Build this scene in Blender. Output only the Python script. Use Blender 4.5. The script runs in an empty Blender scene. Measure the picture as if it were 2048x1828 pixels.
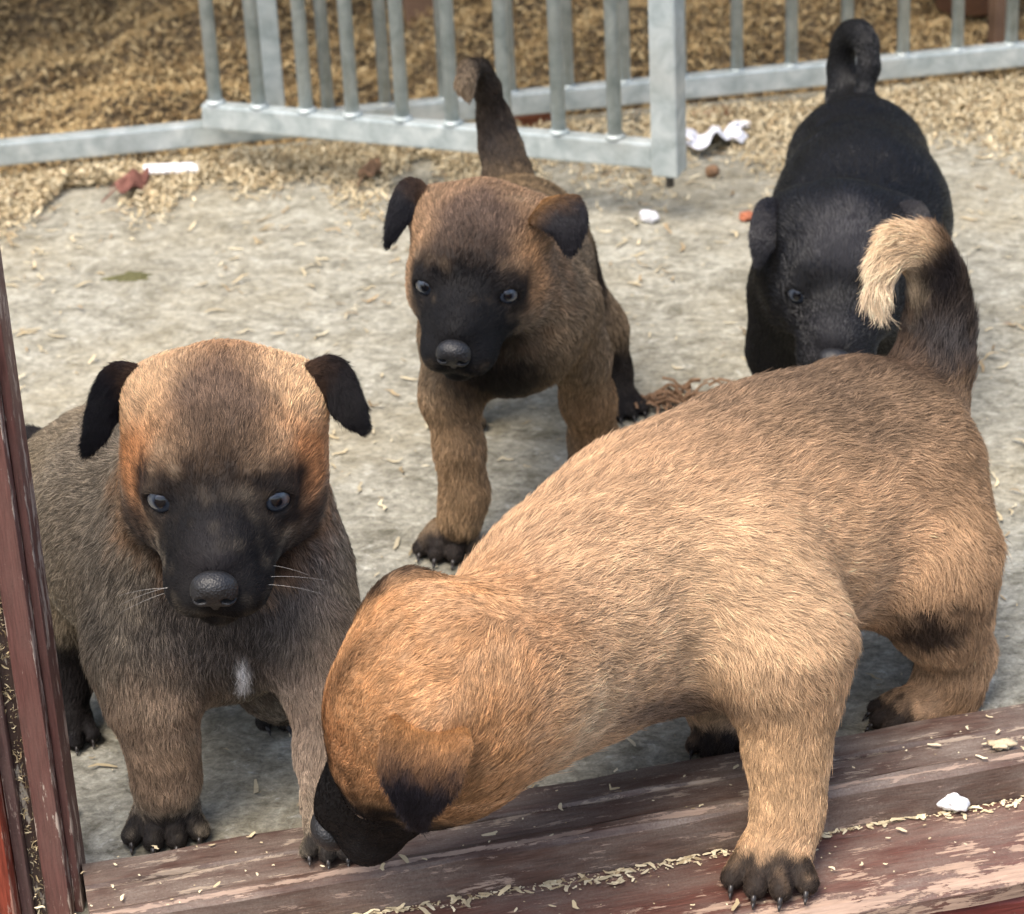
import bpy, bmesh, math, random
import numpy as np
from mathutils import Vector, Matrix

SC = bpy.context.scene
COL = SC.collection
rng = np.random.default_rng(11)
random.seed(5)
FUR = 1.0            # strand density factor

# ------------------------------------------------------------------ camera
F_PX, IMG_W, IMG_H = 5400.0, 2048.0, 1828.0
PITCH, ROLL = math.radians(26.5), math.radians(2.85)
CAM = np.array((0.0, 0.0, 0.75))
FWD = np.array((0, math.cos(PITCH), -math.sin(PITCH)))
_u0 = np.array((0, math.sin(PITCH), math.cos(PITCH)))
_r0 = np.array((1.0, 0, 0))
RGT = math.cos(ROLL) * _r0 - math.sin(ROLL) * _u0
UPV = math.sin(ROLL) * _r0 + math.cos(ROLL) * _u0
cam_data = bpy.data.cameras.new('camera')
cam = bpy.data.objects.new('camera', cam_data)
COL.objects.link(cam)
SC.camera = cam
cam_data.sensor_fit = 'HORIZONTAL'
cam_data.sensor_width = 36.0
cam_data.lens = 36.0 * F_PX / IMG_W
cam_data.clip_start, cam_data.clip_end = 0.02, 2000.0
m = Matrix.Identity(4)
for i in range(3):
    m[i][0], m[i][1], m[i][2], m[i][3] = RGT[i], UPV[i], -FWD[i], CAM[i]
cam.matrix_world = m
cam_data.dof.use_dof = True
cam_data.dof.focus_distance = 1.22
cam_data.dof.aperture_fstop = 20.0

# ------------------------------------------------------------------ light
SUN_EL, SUN_AZ = math.radians(64), math.radians(-140)     # azimuth from +Y; high, over the viewer's left shoulder
world = bpy.data.worlds.new('World')
SC.world = world
world.use_nodes = True
wn = world.node_tree
sky = wn.nodes.new('ShaderNodeTexSky')
sky.sky_type = 'NISHITA'
sky.sun_disc = False
sky.sun_elevation = SUN_EL
sky.sun_rotation = SUN_AZ
sky.air_density, sky.dust_density, sky.ozone_density = 1.0, 4.0, 0.6
bg = wn.nodes['Background']
bg.inputs['Strength'].default_value = 0.15
wn.links.new(sky.outputs[0], bg.inputs[0])
sun_data = bpy.data.lights.new('sun', 'SUN')
sun_data.energy = 1.5
sun_data.angle = math.radians(40)
sun_data.color = (1.0, 0.94, 0.84)
sun = bpy.data.objects.new('sun', sun_data)
COL.objects.link(sun)
sdir = Vector((math.sin(SUN_AZ) * math.cos(SUN_EL), math.cos(SUN_AZ) * math.cos(SUN_EL), math.sin(SUN_EL)))
sun.rotation_euler = sdir.to_track_quat('Z', 'Y').to_euler()
sun.location = sdir * 5
SC.view_settings.view_transform = 'Standard'
SC.view_settings.look = 'None'
SC.view_settings.exposure = 1.15
SC.view_settings.gamma = 1.0
SC.render.engine = 'CYCLES'
SC.cycles.use_denoising = True
SC.cycles.max_bounces = 6
SC.cycles.diffuse_bounces = 3
SC.cycles.transparent_max_bounces = 4
try:
    SC.cycles_curves.shape = 'RIBBONS'
    SC.cycles_curves.subdivisions = 2
except Exception:
    pass

# ------------------------------------------------------------------ helpers
def ray(px, py):
    return FWD + RGT * ((px - IMG_W / 2) / F_PX) - UPV * ((py - IMG_H / 2) / F_PX)

def at(px, py, Y):
    """the point that stands at distance Y from the viewer's doorstep"""
    d = ray(px, py)
    return CAM + d * ((Y - CAM[1]) / d[1])

def on(px, py, z=0.0):
    d = ray(px, py)
    return CAM + d * ((z - CAM[2]) / d[2])

def mpp(p):
    return float(np.dot(np.asarray(p) - CAM, FWD)) / F_PX

def nrm(v):
    v = np.asarray(v, float)
    return v / (np.linalg.norm(v) + 1e-12)

def lin(r, g, b, k=1.0):
    o = []
    for c in (r, g, b):
        c /= 255.0
        o.append(k * (c / 12.92 if c <= .04045 else ((c + .055) / 1.055) ** 2.4))
    return np.array(o)

def link(o, parent=None, base=None):
    COL.objects.link(o)
    if parent is not None:
        o.parent = parent
        if parent.type == 'EMPTY':          # parts are modelled where they stand in the world
            o.matrix_parent_inverse = (Matrix.Translation(parent.location) @ parent.rotation_euler.to_matrix().to_4x4()).inverted()
    return o

def tag(o, label, cat, group=None, kind=None):
    if label: o['label'] = label
    if cat: o['category'] = cat
    if group: o['group'] = group
    if kind: o['kind'] = kind
    return o

def empty(name, loc, rz=0.0):
    o = bpy.data.objects.new(name, None)
    COL.objects.link(o)
    o.location = loc
    o.rotation_euler = (0, 0, rz)
    o.empty_display_size = 0.03
    return o

def mesh_obj(name, V, Fc, mat, parent=None, smooth=False, col=None):
    me = bpy.data.meshes.new(name)
    V = np.asarray(V, float)
    me.from_pydata(V.tolist() if len(V) < 5000 else V, [], Fc.tolist() if isinstance(Fc, np.ndarray) else Fc)
    if smooth:
        me.shade_smooth()
    if col is not None:
        a = me.attributes.new('col', 'FLOAT_COLOR', 'POINT')
        c4 = np.ones((len(V), 4), np.float32)
        c4[:, :3] = col
        a.data.foreach_set('color', c4.ravel())
    if mat is not None:
        me.materials.append(mat)
    me.update()
    o = bpy.data.objects.new(name, me)
    return link(o, parent)

def bm_obj(name, bm, mat, parent=None, smooth=False, local=False):
    me = bpy.data.meshes.new(name)
    bm.to_mesh(me)
    bm.free()
    if smooth:
        me.shade_smooth()
    me.materials.append(mat)
    o = bpy.data.objects.new(name, me)
    COL.objects.link(o)
    if parent is not None:
        o.parent = parent
        if not local:
            o.matrix_parent_inverse = Matrix.Translation(parent.location).inverted()
    return o

def add_box(bm, lo, hi, bev=0.0, seg=2):
    r = bmesh.ops.create_cube(bm, size=1.0)
    vs = r['verts']
    lo, hi = Vector(lo), Vector(hi)
    for v in vs:
        v.co = Vector(((v.co.x + .5) * (hi.x - lo.x) + lo.x, (v.co.y + .5) * (hi.y - lo.y) + lo.y, (v.co.z + .5) * (hi.z - lo.z) + lo.z))
    if bev > 0:
        es = list({e for v in vs for e in v.link_edges})
        bmesh.ops.bevel(bm, geom=es, offset=bev, segments=seg, affect='EDGES', profile=.6)

def add_cyl(bm, a, b, r, seg=14, r2=None):
    a, b = Vector(a), Vector(b)
    d = b - a
    q = d.to_track_quat('Z', 'Y').to_matrix().to_4x4()
    bmesh.ops.create_cone(bm, cap_ends=True, segments=seg, radius1=r, radius2=r if r2 is None else r2, depth=d.length,
                          matrix=Matrix.Translation((a + b) / 2) @ q)

_K = {}
def noise3(P, scale, seed=0, n=10):
    """smooth zero-mean noise of about unit size, wavelength about `scale` metres"""
    key = (seed, n)
    if key not in _K:
        g = np.random.default_rng(100 + seed)
        _K[key] = (g.normal(size=(n, 3)), g.uniform(0, 6.28, n))
    k, ph = _K[key]
    return np.sin((P / scale) @ (k.T * 3.2) + ph).sum(1) * (1.4 / math.sqrt(n))

def sstep(a, b, x):
    t = np.clip((x - a) / (b - a), 0, 1)
    return t * t * (3 - 2 * t)

# ------------------------------------------------------------------ materials
def new_mat(name):
    ma = bpy.data.materials.new(name)
    ma.use_nodes = True
    nt = ma.node_tree
    return ma, nt, nt.nodes['Principled BSDF']

def nd(nt, kind, **kw):
    n = nt.nodes.new(kind)
    for k, v in kw.items():
        setattr(n, k, v)
    return n

def ramp(nt, fac, stops, interp='LINEAR'):
    r = nt.nodes.new('ShaderNodeValToRGB')
    r.color_ramp.interpolation = interp
    el = r.color_ramp.elements
    while len(el) < len(stops):
        el.new(0.5)
    for e, (p, c) in zip(el, stops):
        e.position = p
        e.color = (*c, 1) if len(c) == 3 else c
    nt.links.new(fac, r.inputs[0])
    return r.outputs[0]

def noise(nt, vec, scale, detail=4, rough=.55, dist=0.0):
    n = nt.nodes.new('ShaderNodeTexNoise')
    n.inputs['Scale'].default_value = scale
    n.inputs['Detail'].default_value = detail
    n.inputs['Roughness'].default_value = rough
    n.inputs['Distortion'].default_value = dist
    nt.links.new(vec, n.inputs['Vector'])
    return n.outputs['Fac']

def mapping(nt, out, scale=(1, 1, 1), rot=(0, 0, 0), loc=(0, 0, 0)):
    mp = nt.nodes.new('ShaderNodeMapping')
    mp.inputs['Scale'].default_value = scale
    mp.inputs['Rotation'].default_value = rot
    mp.inputs['Location'].default_value = loc
    nt.links.new(out, mp.inputs['Vector'])
    return mp.outputs[0]

def mix(nt, fac, a, b, mode='MIX'):
    n = nt.nodes.new('ShaderNodeMix')
    n.data_type = 'RGBA'
    n.blend_type = mode
    for sock, v in ((n.inputs['Factor'], fac), (n.inputs['A'], a), (n.inputs['B'], b)):
        if hasattr(v, 'links'):
            nt.links.new(v, sock)
        elif isinstance(v, (int, float)):
            sock.default_value = v
        else:
            sock.default_value = (*v, 1)
    return n.outputs['Result']

def math_n(nt, op, a, b=0.0):
    n = nt.nodes.new('ShaderNodeMath')
    n.operation = op
    for s, v in zip(n.inputs, (a, b)):
        if hasattr(v, 'links'):
            nt.links.new(v, s)
        else:
            s.default_value = v
    return n.outputs[0]

def bump(nt, bsdf, height, strength=.3, dist=.002):
    b = nt.nodes.new('ShaderNodeBump')
    b.inputs['Strength'].default_value = strength
    b.inputs['Distance'].default_value = dist
    nt.links.new(height, b.inputs['Height'])
    nt.links.new(b.outputs[0], bsdf.inputs['Normal'])

def geo_pos(nt):
    return nd(nt, 'ShaderNodeNewGeometry').outputs['Position']

def obj_pos(nt):
    return nd(nt, 'ShaderNodeTexCoord').outputs['Object']

def mat_concrete():
    ma, nt, b = new_mat('concrete')
    P = geo_pos(nt)
    Ps = mapping(nt, P, scale=(.8, 1.0, 1), rot=(0, 0, .2))
    big = noise(nt, P, 6, 4, .6)
    mid = noise(nt, Ps, 48, 6, .72, .9)
    grit = noise(nt, Ps, 210, 5, .75, .5)
    fine = noise(nt, P, 700, 3, .7)
    c = ramp(nt, mid, [(.30, (.130, .120, .088)), (.45, (.242, .228, .180)), (.56, (.325, .310, .252)), (.70, (.41, .395, .33))])
    ochre = ramp(nt, big, [(.45, (0, 0, 0)), (.68, (1, 1, 1))])
    c = mix(nt, math_n(nt, 'MULTIPLY', ochre, .40), c, (.33, .28, .18))
    stre = noise(nt, mapping(nt, P, scale=(.7, 1.1, 1), rot=(0, 0, -.35)), 60, 5, .72, 1.0)
    dark = ramp(nt, stre, [(.33, (1, 1, 1)), (.43, (0, 0, 0))])
    c = mix(nt, math_n(nt, 'MULTIPLY', dark, .55), c, (.12, .115, .09))
    pale = ramp(nt, noise(nt, Ps, 110, 6, .75, .8), [(.58, (0, 0, 0)), (.68, (1, 1, 1))])
    c = mix(nt, math_n(nt, 'MULTIPLY', pale, .55), c, (.56, .55, .49))
    red = ramp(nt, noise(nt, mapping(nt, P, loc=(3, 1, 0)), 16, 4, .7), [(.68, (0, 0, 0)), (.74, (1, 1, 1))])
    c = mix(nt, math_n(nt, 'MULTIPLY', red, .4), c, (.26, .09, .065))
    c = mix(nt, .75, c, ramp(nt, grit, [(.32, (.22, .22, .21)), (.5, (.5, .5, .5)), (.68, (.75, .75, .73))]), 'OVERLAY')
    c = mix(nt, .35, c, ramp(nt, fine, [(.3, (.25, .25, .25)), (.7, (.75, .75, .75))]), 'OVERLAY')
    nt.links.new(c, b.inputs['Base Color'])
    b.inputs['Roughness'].default_value = .9
    b.inputs['Specular IOR Level'].default_value = .2
    bump(nt, b, math_n(nt, 'ADD', math_n(nt, 'MULTIPLY', mid, .6), math_n(nt, 'MULTIPLY', grit, .6)), .30, .003)
    return ma

def mat_bedding():
    ma, nt, b = new_mat('bedding_ground')
    P = geo_pos(nt)
    f = noise(nt, P, 120, 5, .7, 1.0)
    c = ramp(nt, f, [(.25, (.03, .021, .011)), (.5, (.10, .07, .036)), (.72, (.22, .16, .085))])
    nt.links.new(c, b.inputs['Base Color'])
    b.inputs['Roughness'].default_value = .95
    bump(nt, b, f, .8, .006)
    return ma

def mat_attr(name, rough=.8, spec=.2, noise_scale=None):
    ma, nt, b = new_mat(name)
    a = nd(nt, 'ShaderNodeAttribute', attribute_name='col')
    c = a.outputs['Color']
    if noise_scale:
        f = noise(nt, geo_pos(nt), noise_scale, 4, .6)
        c = mix(nt, 1.0, c, ramp(nt, f, [(.3, (.6, .6, .6)), (.7, (1.2, 1.2, 1.2))]), 'MULTIPLY')
    nt.links.new(c, b.inputs['Base Color'])
    b.inputs['Roughness'].default_value = rough
    b.inputs['Specular IOR Level'].default_value = spec
    return ma

def mat_fur(name, rough=.5, spec=.16):
    ma, nt, b = new_mat(name)
    a = nd(nt, 'ShaderNodeAttribute', attribute_name='col')
    nt.links.new(a.outputs['Color'], b.inputs['Base Color'])
    b.inputs['Roughness'].default_value = rough
    b.inputs['Specular IOR Level'].default_value = spec
    return ma

def mat_galv():
    ma, nt, b = new_mat('galvanised_steel')
    P = geo_pos(nt)
    f = noise(nt, P, 60, 4, .6, .4)
    g = noise(nt, P, 14, 3, .5)
    c = ramp(nt, f, [(.3, (.30, .345, .34)), (.5, (.43, .48, .475)), (.7, (.57, .615, .605))])
    d = ramp(nt, g, [(.55, (0, 0, 0)), (.72, (1, 1, 1))])
    c = mix(nt, math_n(nt, 'MULTIPLY', d, .35), c, (.40, .38, .32))
    nt.links.new(c, b.inputs['Base Color'])
    b.inputs['Metallic'].default_value = .35
    nt.links.new(ramp(nt, f, [(.3, (.55, .55, .55)), (.7, (.4, .4, .4))]), b.inputs['Roughness'])
    bump(nt, b, f, .15, .001)
    return ma

def mat_wood(name, paint, worn, dust, wear=.5, along=(1, 0, 0), seed=0.0, dusty=.5, edges=()):
    """painted timber worn to bare wood in flakes along the grain and on its arrises (edges: (y, half width)), dust in the grain"""
    ma, nt, b = new_mat(name)
    P = obj_pos(nt)
    G = mapping(nt, P, scale=tuple(.07 if a else 1.0 for a in along), loc=(seed, seed * .7, seed * .3))
    G2 = mapping(nt, P, scale=tuple(.28 if a else 1.0 for a in along), loc=(seed * 2, seed, 0))
    grain = noise(nt, G, 700, 5, .68, .2)
    blot = noise(nt, G2, 130, 8, .74, .3)
    fine = noise(nt, P, 900, 3, .7)
    c = ramp(nt, grain, [(.3, tuple(np.array(paint) * .55)), (.52, paint), (.75, tuple(np.array(paint) * 1.5))])
    d = ramp(nt, noise(nt, G2, 45, 6, .7), [(.38, (0, 0, 0)), (.68, (1, 1, 1))])
    d = math_n(nt, 'MULTIPLY', d, ramp(nt, fine, [(.35, (.5, .5, .5)), (.6, (1, 1, 1))]))
    c = mix(nt, math_n(nt, 'MULTIPLY', d, dusty), c, dust)
    field = math_n(nt, 'ADD', blot, math_n(nt, 'MULTIPLY', math_n(nt, 'SUBTRACT', grain, .5), .30))
    if edges:
        sx = nt.nodes.new('ShaderNodeSeparateXYZ')
        nt.links.new(P, sx.inputs[0])
        for y0, hw, amt, *ax in edges:
            e = math_n(nt, 'SUBTRACT', 1.0, math_n(nt, 'DIVIDE', math_n(nt, 'ABSOLUTE', math_n(nt, 'SUBTRACT', sx.outputs[ax[0] if ax else 1], y0)), hw))
            e = math_n(nt, 'MULTIPLY', math_n(nt, 'MAXIMUM', e, 0.0), amt)
            field = math_n(nt, 'ADD', field, e)
    t = .70 - .34 * wear
    w = ramp(nt, field, [(t, (0, 0, 0)), (t + .035, (1, 1, 1))])
    wc = mix(nt, ramp(nt, grain, [(.3, (0, 0, 0)), (.7, (1, 1, 1))]), tuple(np.array(worn) * .6), worn)
    c = mix(nt, math_n(nt, 'MULTIPLY', w, .85), c, wc)
    sp = ramp(nt, fine, [(.70, (0, 0, 0)), (.73, (1, 1, 1))])
    c = mix(nt, math_n(nt, 'MULTIPLY', sp, .55), c, (.58, .52, .44))
    nt.links.new(c, b.inputs['Base Color'])
    b.inputs['Roughness'].default_value = .5
    b.inputs['Specular IOR Level'].default_value = .4
    h = math_n(nt, 'SUBTRACT', math_n(nt, 'MULTIPLY', grain, .7), math_n(nt, 'MULTIPLY', w, .5))
    bump(nt, b, h, .5, .0012)
    return ma

def mat_plain(name, c, rough=.6, spec=.4, nscale=80, var=.35, metal=0):
    ma, nt, b = new_mat(name)
    f = noise(nt, geo_pos(nt), nscale, 4, .6, .3)
    c = np.array(c)
    nt.links.new(ramp(nt, f, [(.28, tuple(c * (1 - var))), (.5, tuple(c)), (.75, tuple(np.minimum(c * (1 + var), .9)))]), b.inputs['Base Color'])
    b.inputs['Roughness'].default_value = rough
    b.inputs['Specular IOR Level'].default_value = spec
    b.inputs['Metallic'].default_value = metal
    bump(nt, b, f, .2, .001)
    return ma

M_CONC = mat_concrete()
M_BED = mat_bedding()
M_GALV = mat_galv()
M_FLAKE = mat_attr('wood_shaving', .75, .25)
M_SKIN = mat_attr('puppy_skin', .7, .2)
M_FUR = mat_fur('puppy_fur')
M_FURB = mat_fur('puppy_fur_black', .28, .50)
M_CLAW = mat_plain('claw_horn', (.03, .025, .022), .3, .5, 300)
BROWN, WORN, DUST = (.075, .030, .027), (.46, .33, .25), (.20, .165, .14)
M_SILL_BACK = mat_wood('sill_paint_brown', (.085, .046, .034), (.46, .36, .27), (.27, .225, .185), .36, seed=1.3, dusty=.9, edges=((-.0235, .0022, .16), (-.001, .002, .08)))
M_SILL_LIP = mat_wood('sill_lip_worn', (.090, .048, .034), (.46, .33, .25), (.27, .22, .18), .34, seed=4.1, dusty=.8, edges=((-.0500, .0026, .17), (-.0430, .002, .06)))
M_SILL_STEP = mat_wood('sill_step_worn', (.115, .047, .034), (.52, .36, .26), (.26, .21, .17), .36, seed=7.7, dusty=.7, edges=((-.1080, .0070, .17), (-.0980, .016, .06)))
M_SILL_FACE = mat_wood('sill_face_red', (.15, .030, .024), (.42, .20, .15), (.20, .08, .06), .22, seed=2.9, dusty=.3)
M_JAMB = mat_wood('jamb_paint_brown', (.135, .056, .045), (.62, .50, .40), (.21, .13, .105), .24, along=(0, 0, 1), seed=3.3, dusty=.45, edges=((-.0014, .0011, .13, 0), (-.0124, .0011, .12, 0), (.0029, .0008, .10, 0)))
M_JAMB2 = mat_wood('jamb_paint_worn', (.10, .050, .044), (.52, .40, .32), (.24, .17, .14), .30, along=(0, 0, 1), seed=8.2, dusty=.6, edges=((-.0239, .0012, .16, 0),))
M_DOOR = mat_wood('door_stain_red', (.25, .050, .027), (.52, .28, .20), (.22, .055, .03), .18, along=(0, 0, 1), seed=5.5, dusty=.3, edges=((-.0004, .0014, .16, 0),))
M_GROOVE = mat_wood('groove_dirt', (.055, .032, .025), (.50, .44, .35), (.13, .10, .08), .42, along=(0, 0, 1), seed=6.1, dusty=.4)
M_PAPER = mat_plain('white_paper', (.75, .75, .78), .8, .2, 60, .1)
M_LEAF = mat_plain('dry_leaf_red', (.19, .085, .065), .8, .15, 120, .4)
M_LEAFB = mat_plain('dry_leaf_brown', (.21, .125, .072), .8, .2, 160, .45)
M_BRICK = mat_plain('brick_terracotta', (.36, .13, .07), .85, .2, 90, .3)
M_SHED = mat_plain('shed_timber', (.16, .10, .065), .8, .2, 30, .3)
M_TERRA = mat_plain('terracotta', (.34, .20, .14), .8, .25, 50, .25)

# ------------------------------------------------------------------ ground
GY = lambda x: 2.085 + 0.142 * x           # line of the pen fence on the ground
def plane(name, pts, z, mat, sub=0):
    bm = bmesh.new()
    vs = [bm.verts.new((x, y, z)) for x, y in pts]
    bm.faces.new(vs)
    return bm_obj(name, bm, mat)
g = plane('ground', [(-400, -400), (400, -400), (400, 400), (-400, 400)], -0.13, M_BED)
g['kind'] = 'structure'
def slab(name, pts, z0, z1, mat):
    bm = bmesh.new()
    lo = [bm.verts.new((x, y, z0)) for x, y in pts]
    hi = [bm.verts.new((x, y, z1)) for x, y in pts]
    bm.faces.new(hi); bm.faces.new(lo[::-1])
    for i in range(len(pts)):
        k = (i + 1) % len(pts)
        bm.faces.new((lo[i], lo[k], hi[k], hi[i]))
    return bm_obj(name, bm, mat)
_a, _b = on(181, 1718, .022), on(2048, 1412, .022)
SANG = math.atan2(_b[1] - _a[1], _b[0] - _a[0]) + math.radians(.6)
sl = lambda x: _a[1] + math.tan(SANG) * (x - _a[0]) - .03
o = slab('concrete_floor', [(-1.5, sl(-1.5)), (1.5, sl(1.5)), (1.5, GY(1.5) + .04), (-1.5, GY(-1.5) + .04)], -.12, 0.0, M_CONC)
o['kind'] = 'structure'

def height_bed(x, y):
    P = np.stack([x, y, x * 0], 1)
    f = y - (2.085 + .142 * x)
    rise = sstep(-.05, .10, f)
    return -.012 + rise * (.018 + .010 * noise3(P, .09, 3) + .012 * noise3(P, .3, 4))
nx, ny = 150, 110
xs, ys = np.meshgrid(np.linspace(-1.6, 1.8, nx), np.linspace(1.9, 4.6, ny))
xs, ys = xs.ravel(), ys.ravel()
V = np.stack([xs, ys, height_bed(xs, ys)], 1)
idx = np.arange(nx * ny).reshape(ny, nx)
Fq = np.stack([idx[:-1, :-1], idx[:-1, 1:], idx[1:, 1:], idx[1:, :-1]], -1).reshape(-1, 4)
o = mesh_obj('bedding_ground', V, Fq, M_BED, smooth=True)
o['kind'] = 'structure'

# curled wood shavings: thin bent strips, far too many to count
def flakes(name, X, Y, Z, length, width, cols, tilt=.35, curl=.5):
    n = len(X)
    yaw = rng.uniform(0, 2 * math.pi, n)
    pit = rng.normal(0, tilt, n)
    rol = rng.normal(0, tilt, n)
    cv = rng.normal(0, curl, n)
    ax = np.stack([np.cos(yaw) * np.cos(pit), np.sin(yaw) * np.cos(pit), np.sin(pit)], 1)
    up = np.stack([-np.sin(yaw) * np.sin(rol), np.cos(yaw) * np.sin(rol), np.cos(rol)], 1)
    sd = np.cross(up, ax)
    up = np.cross(ax, sd)
    C = np.stack([X, Y, Z], 1)
    V = np.zeros((n, 8, 3))
    for k, s in enumerate((-1, -.35, .35, 1)):
        w = (.55, 1, 1, .45)[k]
        mid = C + ax * (s * length / 2)[:, None] + up * ((1 - s * s) * cv * length * .5)[:, None] + sd * (rng.normal(0, .10, n) * length)[:, None]
        V[:, 2 * k] = mid - sd * (width * w / 2)[:, None]
        V[:, 2 * k + 1] = mid + sd * (width * w / 2)[:, None]
    zmin = V[:, :, 2].min(1)
    V[:, :, 2] += (Z - zmin)[:, None]
    f = np.array([[0, 1, 3, 2], [2, 3, 5, 4], [4, 5, 7, 6]])
    Fq = (f[None] + (np.arange(n) * 8)[:, None, None]).reshape(-1, 4)
    cc = np.repeat(cols, 8, axis=0)
    o = mesh_obj(name, V.reshape(-1, 3), Fq, M_FLAKE, col=cc)
    o['kind'] = 'stuff'
    return o

def flake_cols(n, pale=.6):
    a, b, c = np.array((.62, .50, .30)), np.array((.34, .24, .13)), np.array((.80, .70, .48))
    t = rng.uniform(0, 1, (n, 1))
    k = np.where(t < pale, a + (c - a) * rng.uniform(0, 1, (n, 1)), b + (a - b) * rng.uniform(0, 1, (n, 1)))
    return k * rng.uniform(.7, 1.1, (n, 1))

# bedding in the pen behind the fence
n = 150000
X = rng.uniform(-.80, .95, n)
Y = GY(X) - .02 + np.abs(rng.uniform(0, 1, n)) ** 1.25 * 1.15
Z = height_bed(X, Y) + rng.uniform(0, .006, n)
flakes('wood_shavings', X, Y, Z, rng.uniform(.003, .012, n), rng.uniform(.0008, .0024, n), flake_cols(n, .30) * np.array((.76, .69, .56)), .45, .6)['label'] = 'thick brown wood shavings covering the pen floor behind the fence'
bpy.data.objects['wood_shavings']['category'] = 'shavings'
# the drift of shavings swept up in front of the rail
n = 44000
X = rng.uniform(-.52, .62, n)
edge = .045 + .050 * np.clip(noise3(np.stack([X, X * 0, X * 0], 1), .13, 8), -1, 1) + np.where(X > .1, .06, .02)
hole = (X > .02) & (X < .12)
Y = GY(X) - .002 - np.abs(rng.normal(0, .55, n)) * edge
keep = ~(hole & (rng.uniform(0, 1, n) < .6))
X, Y = X[keep], Y[keep]
n = len(X)
Z = np.maximum(.001, .013 * (1 - (GY(X) - Y) / .10)) * rng.uniform(.1, 1, n)
flakes('shavings_drift', X, Y, Z, rng.uniform(.002, .011, n), rng.uniform(.0007, .0022, n), flake_cols(n, .62) * .90, .4, .55)
tag(bpy.data.objects['shavings_drift'], 'pale shavings drifted along the front of the pen rail', 'shavings')
# litter on the concrete
n = 3600
X = rng.uniform(-.5, .55, n)
Y = 1.06 + (GY(X) - 1.10) * rng.uniform(0, 1, n) ** .75
lump = noise3(np.stack([X, Y, X * 0], 1), .12, 12)
keep = rng.uniform(-1.6, 1.2, n) < lump
X, Y = X[keep], Y[keep]
n = len(X)
big = rng.uniform(0, 1, n) ** 2.2
flakes('floor_litter', X, Y, np.full(n, .0012), .0025 + .013 * big, .0008 + .0019 * big, flake_cols(n, .6) * rng.uniform(.6, 1.0, (n, 1)), .10, .25)
tag(bpy.data.objects['floor_litter'], 'scattered straw bits and shavings on the concrete floor', 'litter')

# ------------------------------------------------------------------ pen fence
FA = math.atan(0.142)
def fence_pt(px, z=.04):
    """x on the fence line seen at image column px"""
    lo, hi = -1.2, 1.4
    for _ in range(50):
        mid = (lo + hi) / 2
        p = np.array((mid, GY(mid), z)) - CAM
        q = IMG_W / 2 + F_PX * np.dot(p, RGT) / np.dot(p, FWD)
        lo, hi = (mid, hi) if q < px else (lo, mid)
    return lo
fence = empty('pen_fence', (0, GY(0), 0), FA)
tag(fence, 'galvanised steel pen fence of upright bars on a low rail', 'fence')
def f_loc(x):
    return x / math.cos(FA)
RW = .0065
bm = bmesh.new(); add_box(bm, (-1.1, -RW, .020), (1.3, RW, .0395), .0022)
bm_obj('rail', bm, M_GALV, fence, local=True)
bm = bmesh.new(); add_box(bm, (-1.1, -RW, .66), (1.3, RW, .68), .0022)
bm_obj('rail', bm, M_GALV, fence, local=True)
bm = bmesh.new(); add_box(bm, (-.0095, -.0095, .0390), (.0095, .0095, .661), .002)
pm = None
o = bm_obj('post', bm, M_GALV, fence, local=True)
o.location = (f_loc(fence_pt(547)), 0, 0)
bm = bmesh.new(); add_cyl(bm, (0, 0, .0385), (0, 0, .661), .0052, 16)
bmesh.ops.create_uvsphere(bm, u_segments=12, v_segments=6, radius=.0066, matrix=Matrix.Translation((0, 0, .0395)) @ Matrix.Diagonal((1, 1, .45, 1)))
bar_px = [656, 771, 890, 1020, 1136, 1249, 1361, 1474, 1583, 1694, 1806, 1914, 2022, 2130, 2240]
first = None
for bp in bar_px:
    if first is None:
        o = bm_obj('bar', bm, M_GALV, fence, smooth=True, local=True)
        first = o
    else:
        o = first.copy()
        COL.objects.link(o)
    o.location = (f_loc(fence_pt(bp)), 0, 0)

# the gate, swung open towards the house
ga, gb = at(415, 232, 2.028), at(1338, 345, 1.885)
gz = .043
ga[2] = gb[2] = 0
gv = gb - ga
glen = float(np.linalg.norm(gv))
gang = math.atan2(gv[1], gv[0])
gate = empty('pen_gate', tuple(ga), gang)
tag(gate, 'galvanised gate standing open, its square end post nearest the puppies', 'gate')
bm = bmesh.new(); add_box(bm, (-.002, -.0065, gz), (glen - .0104, .0065, gz + .0205), .0022)
bm_obj('rail', bm, M_GALV, gate, local=True)
bm = bmesh.new(); add_box(bm, (-.002, -.0065, .66), (glen - .0104, .0065, .68), .0022)
bm_obj('rail', bm, M_GALV, gate, local=True)
bm = bmesh.new(); add_box(bm, (-.010, -.0118, gz - .0035), (.0105, .0118, .69), .0018)
o = bm_obj('end_post', bm, M_GALV, gate, local=True); o.location = (glen, 0, 0)
bm = bmesh.new(); add_cyl(bm, (0, 0, gz - .014), (0, 0, gz + .01), .0030, 12, .0036)
o = bm_obj('drop_bolt', bm, mat_plain('dark_iron', (.06, .055, .05), .6), gate, smooth=True, local=True)
o.location = (glen + .001, -.001, 0)
def gate_s(px):
    lo, hi = -.1, glen + .1
    for _ in range(50):
        mid = (lo + hi) / 2
        p = ga + gv / glen * mid + np.array((0, 0, gz + .02)) - CAM
        q = IMG_W / 2 + F_PX * np.dot(p, RGT) / np.dot(p, FWD)
        lo, hi = (mid, hi) if q < px else (lo, mid)
    return lo
bm = bmesh.new(); add_cyl(bm, (0, 0, gz + .020), (0, 0, .661), .0055, 16)
bmesh.ops.create_uvsphere(bm, u_segments=12, v_segments=6, radius=.0085, matrix=Matrix.Translation((0, 0, gz + .0212)) @ Matrix.Diagonal((1, 1, .38, 1)))
first = None
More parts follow.
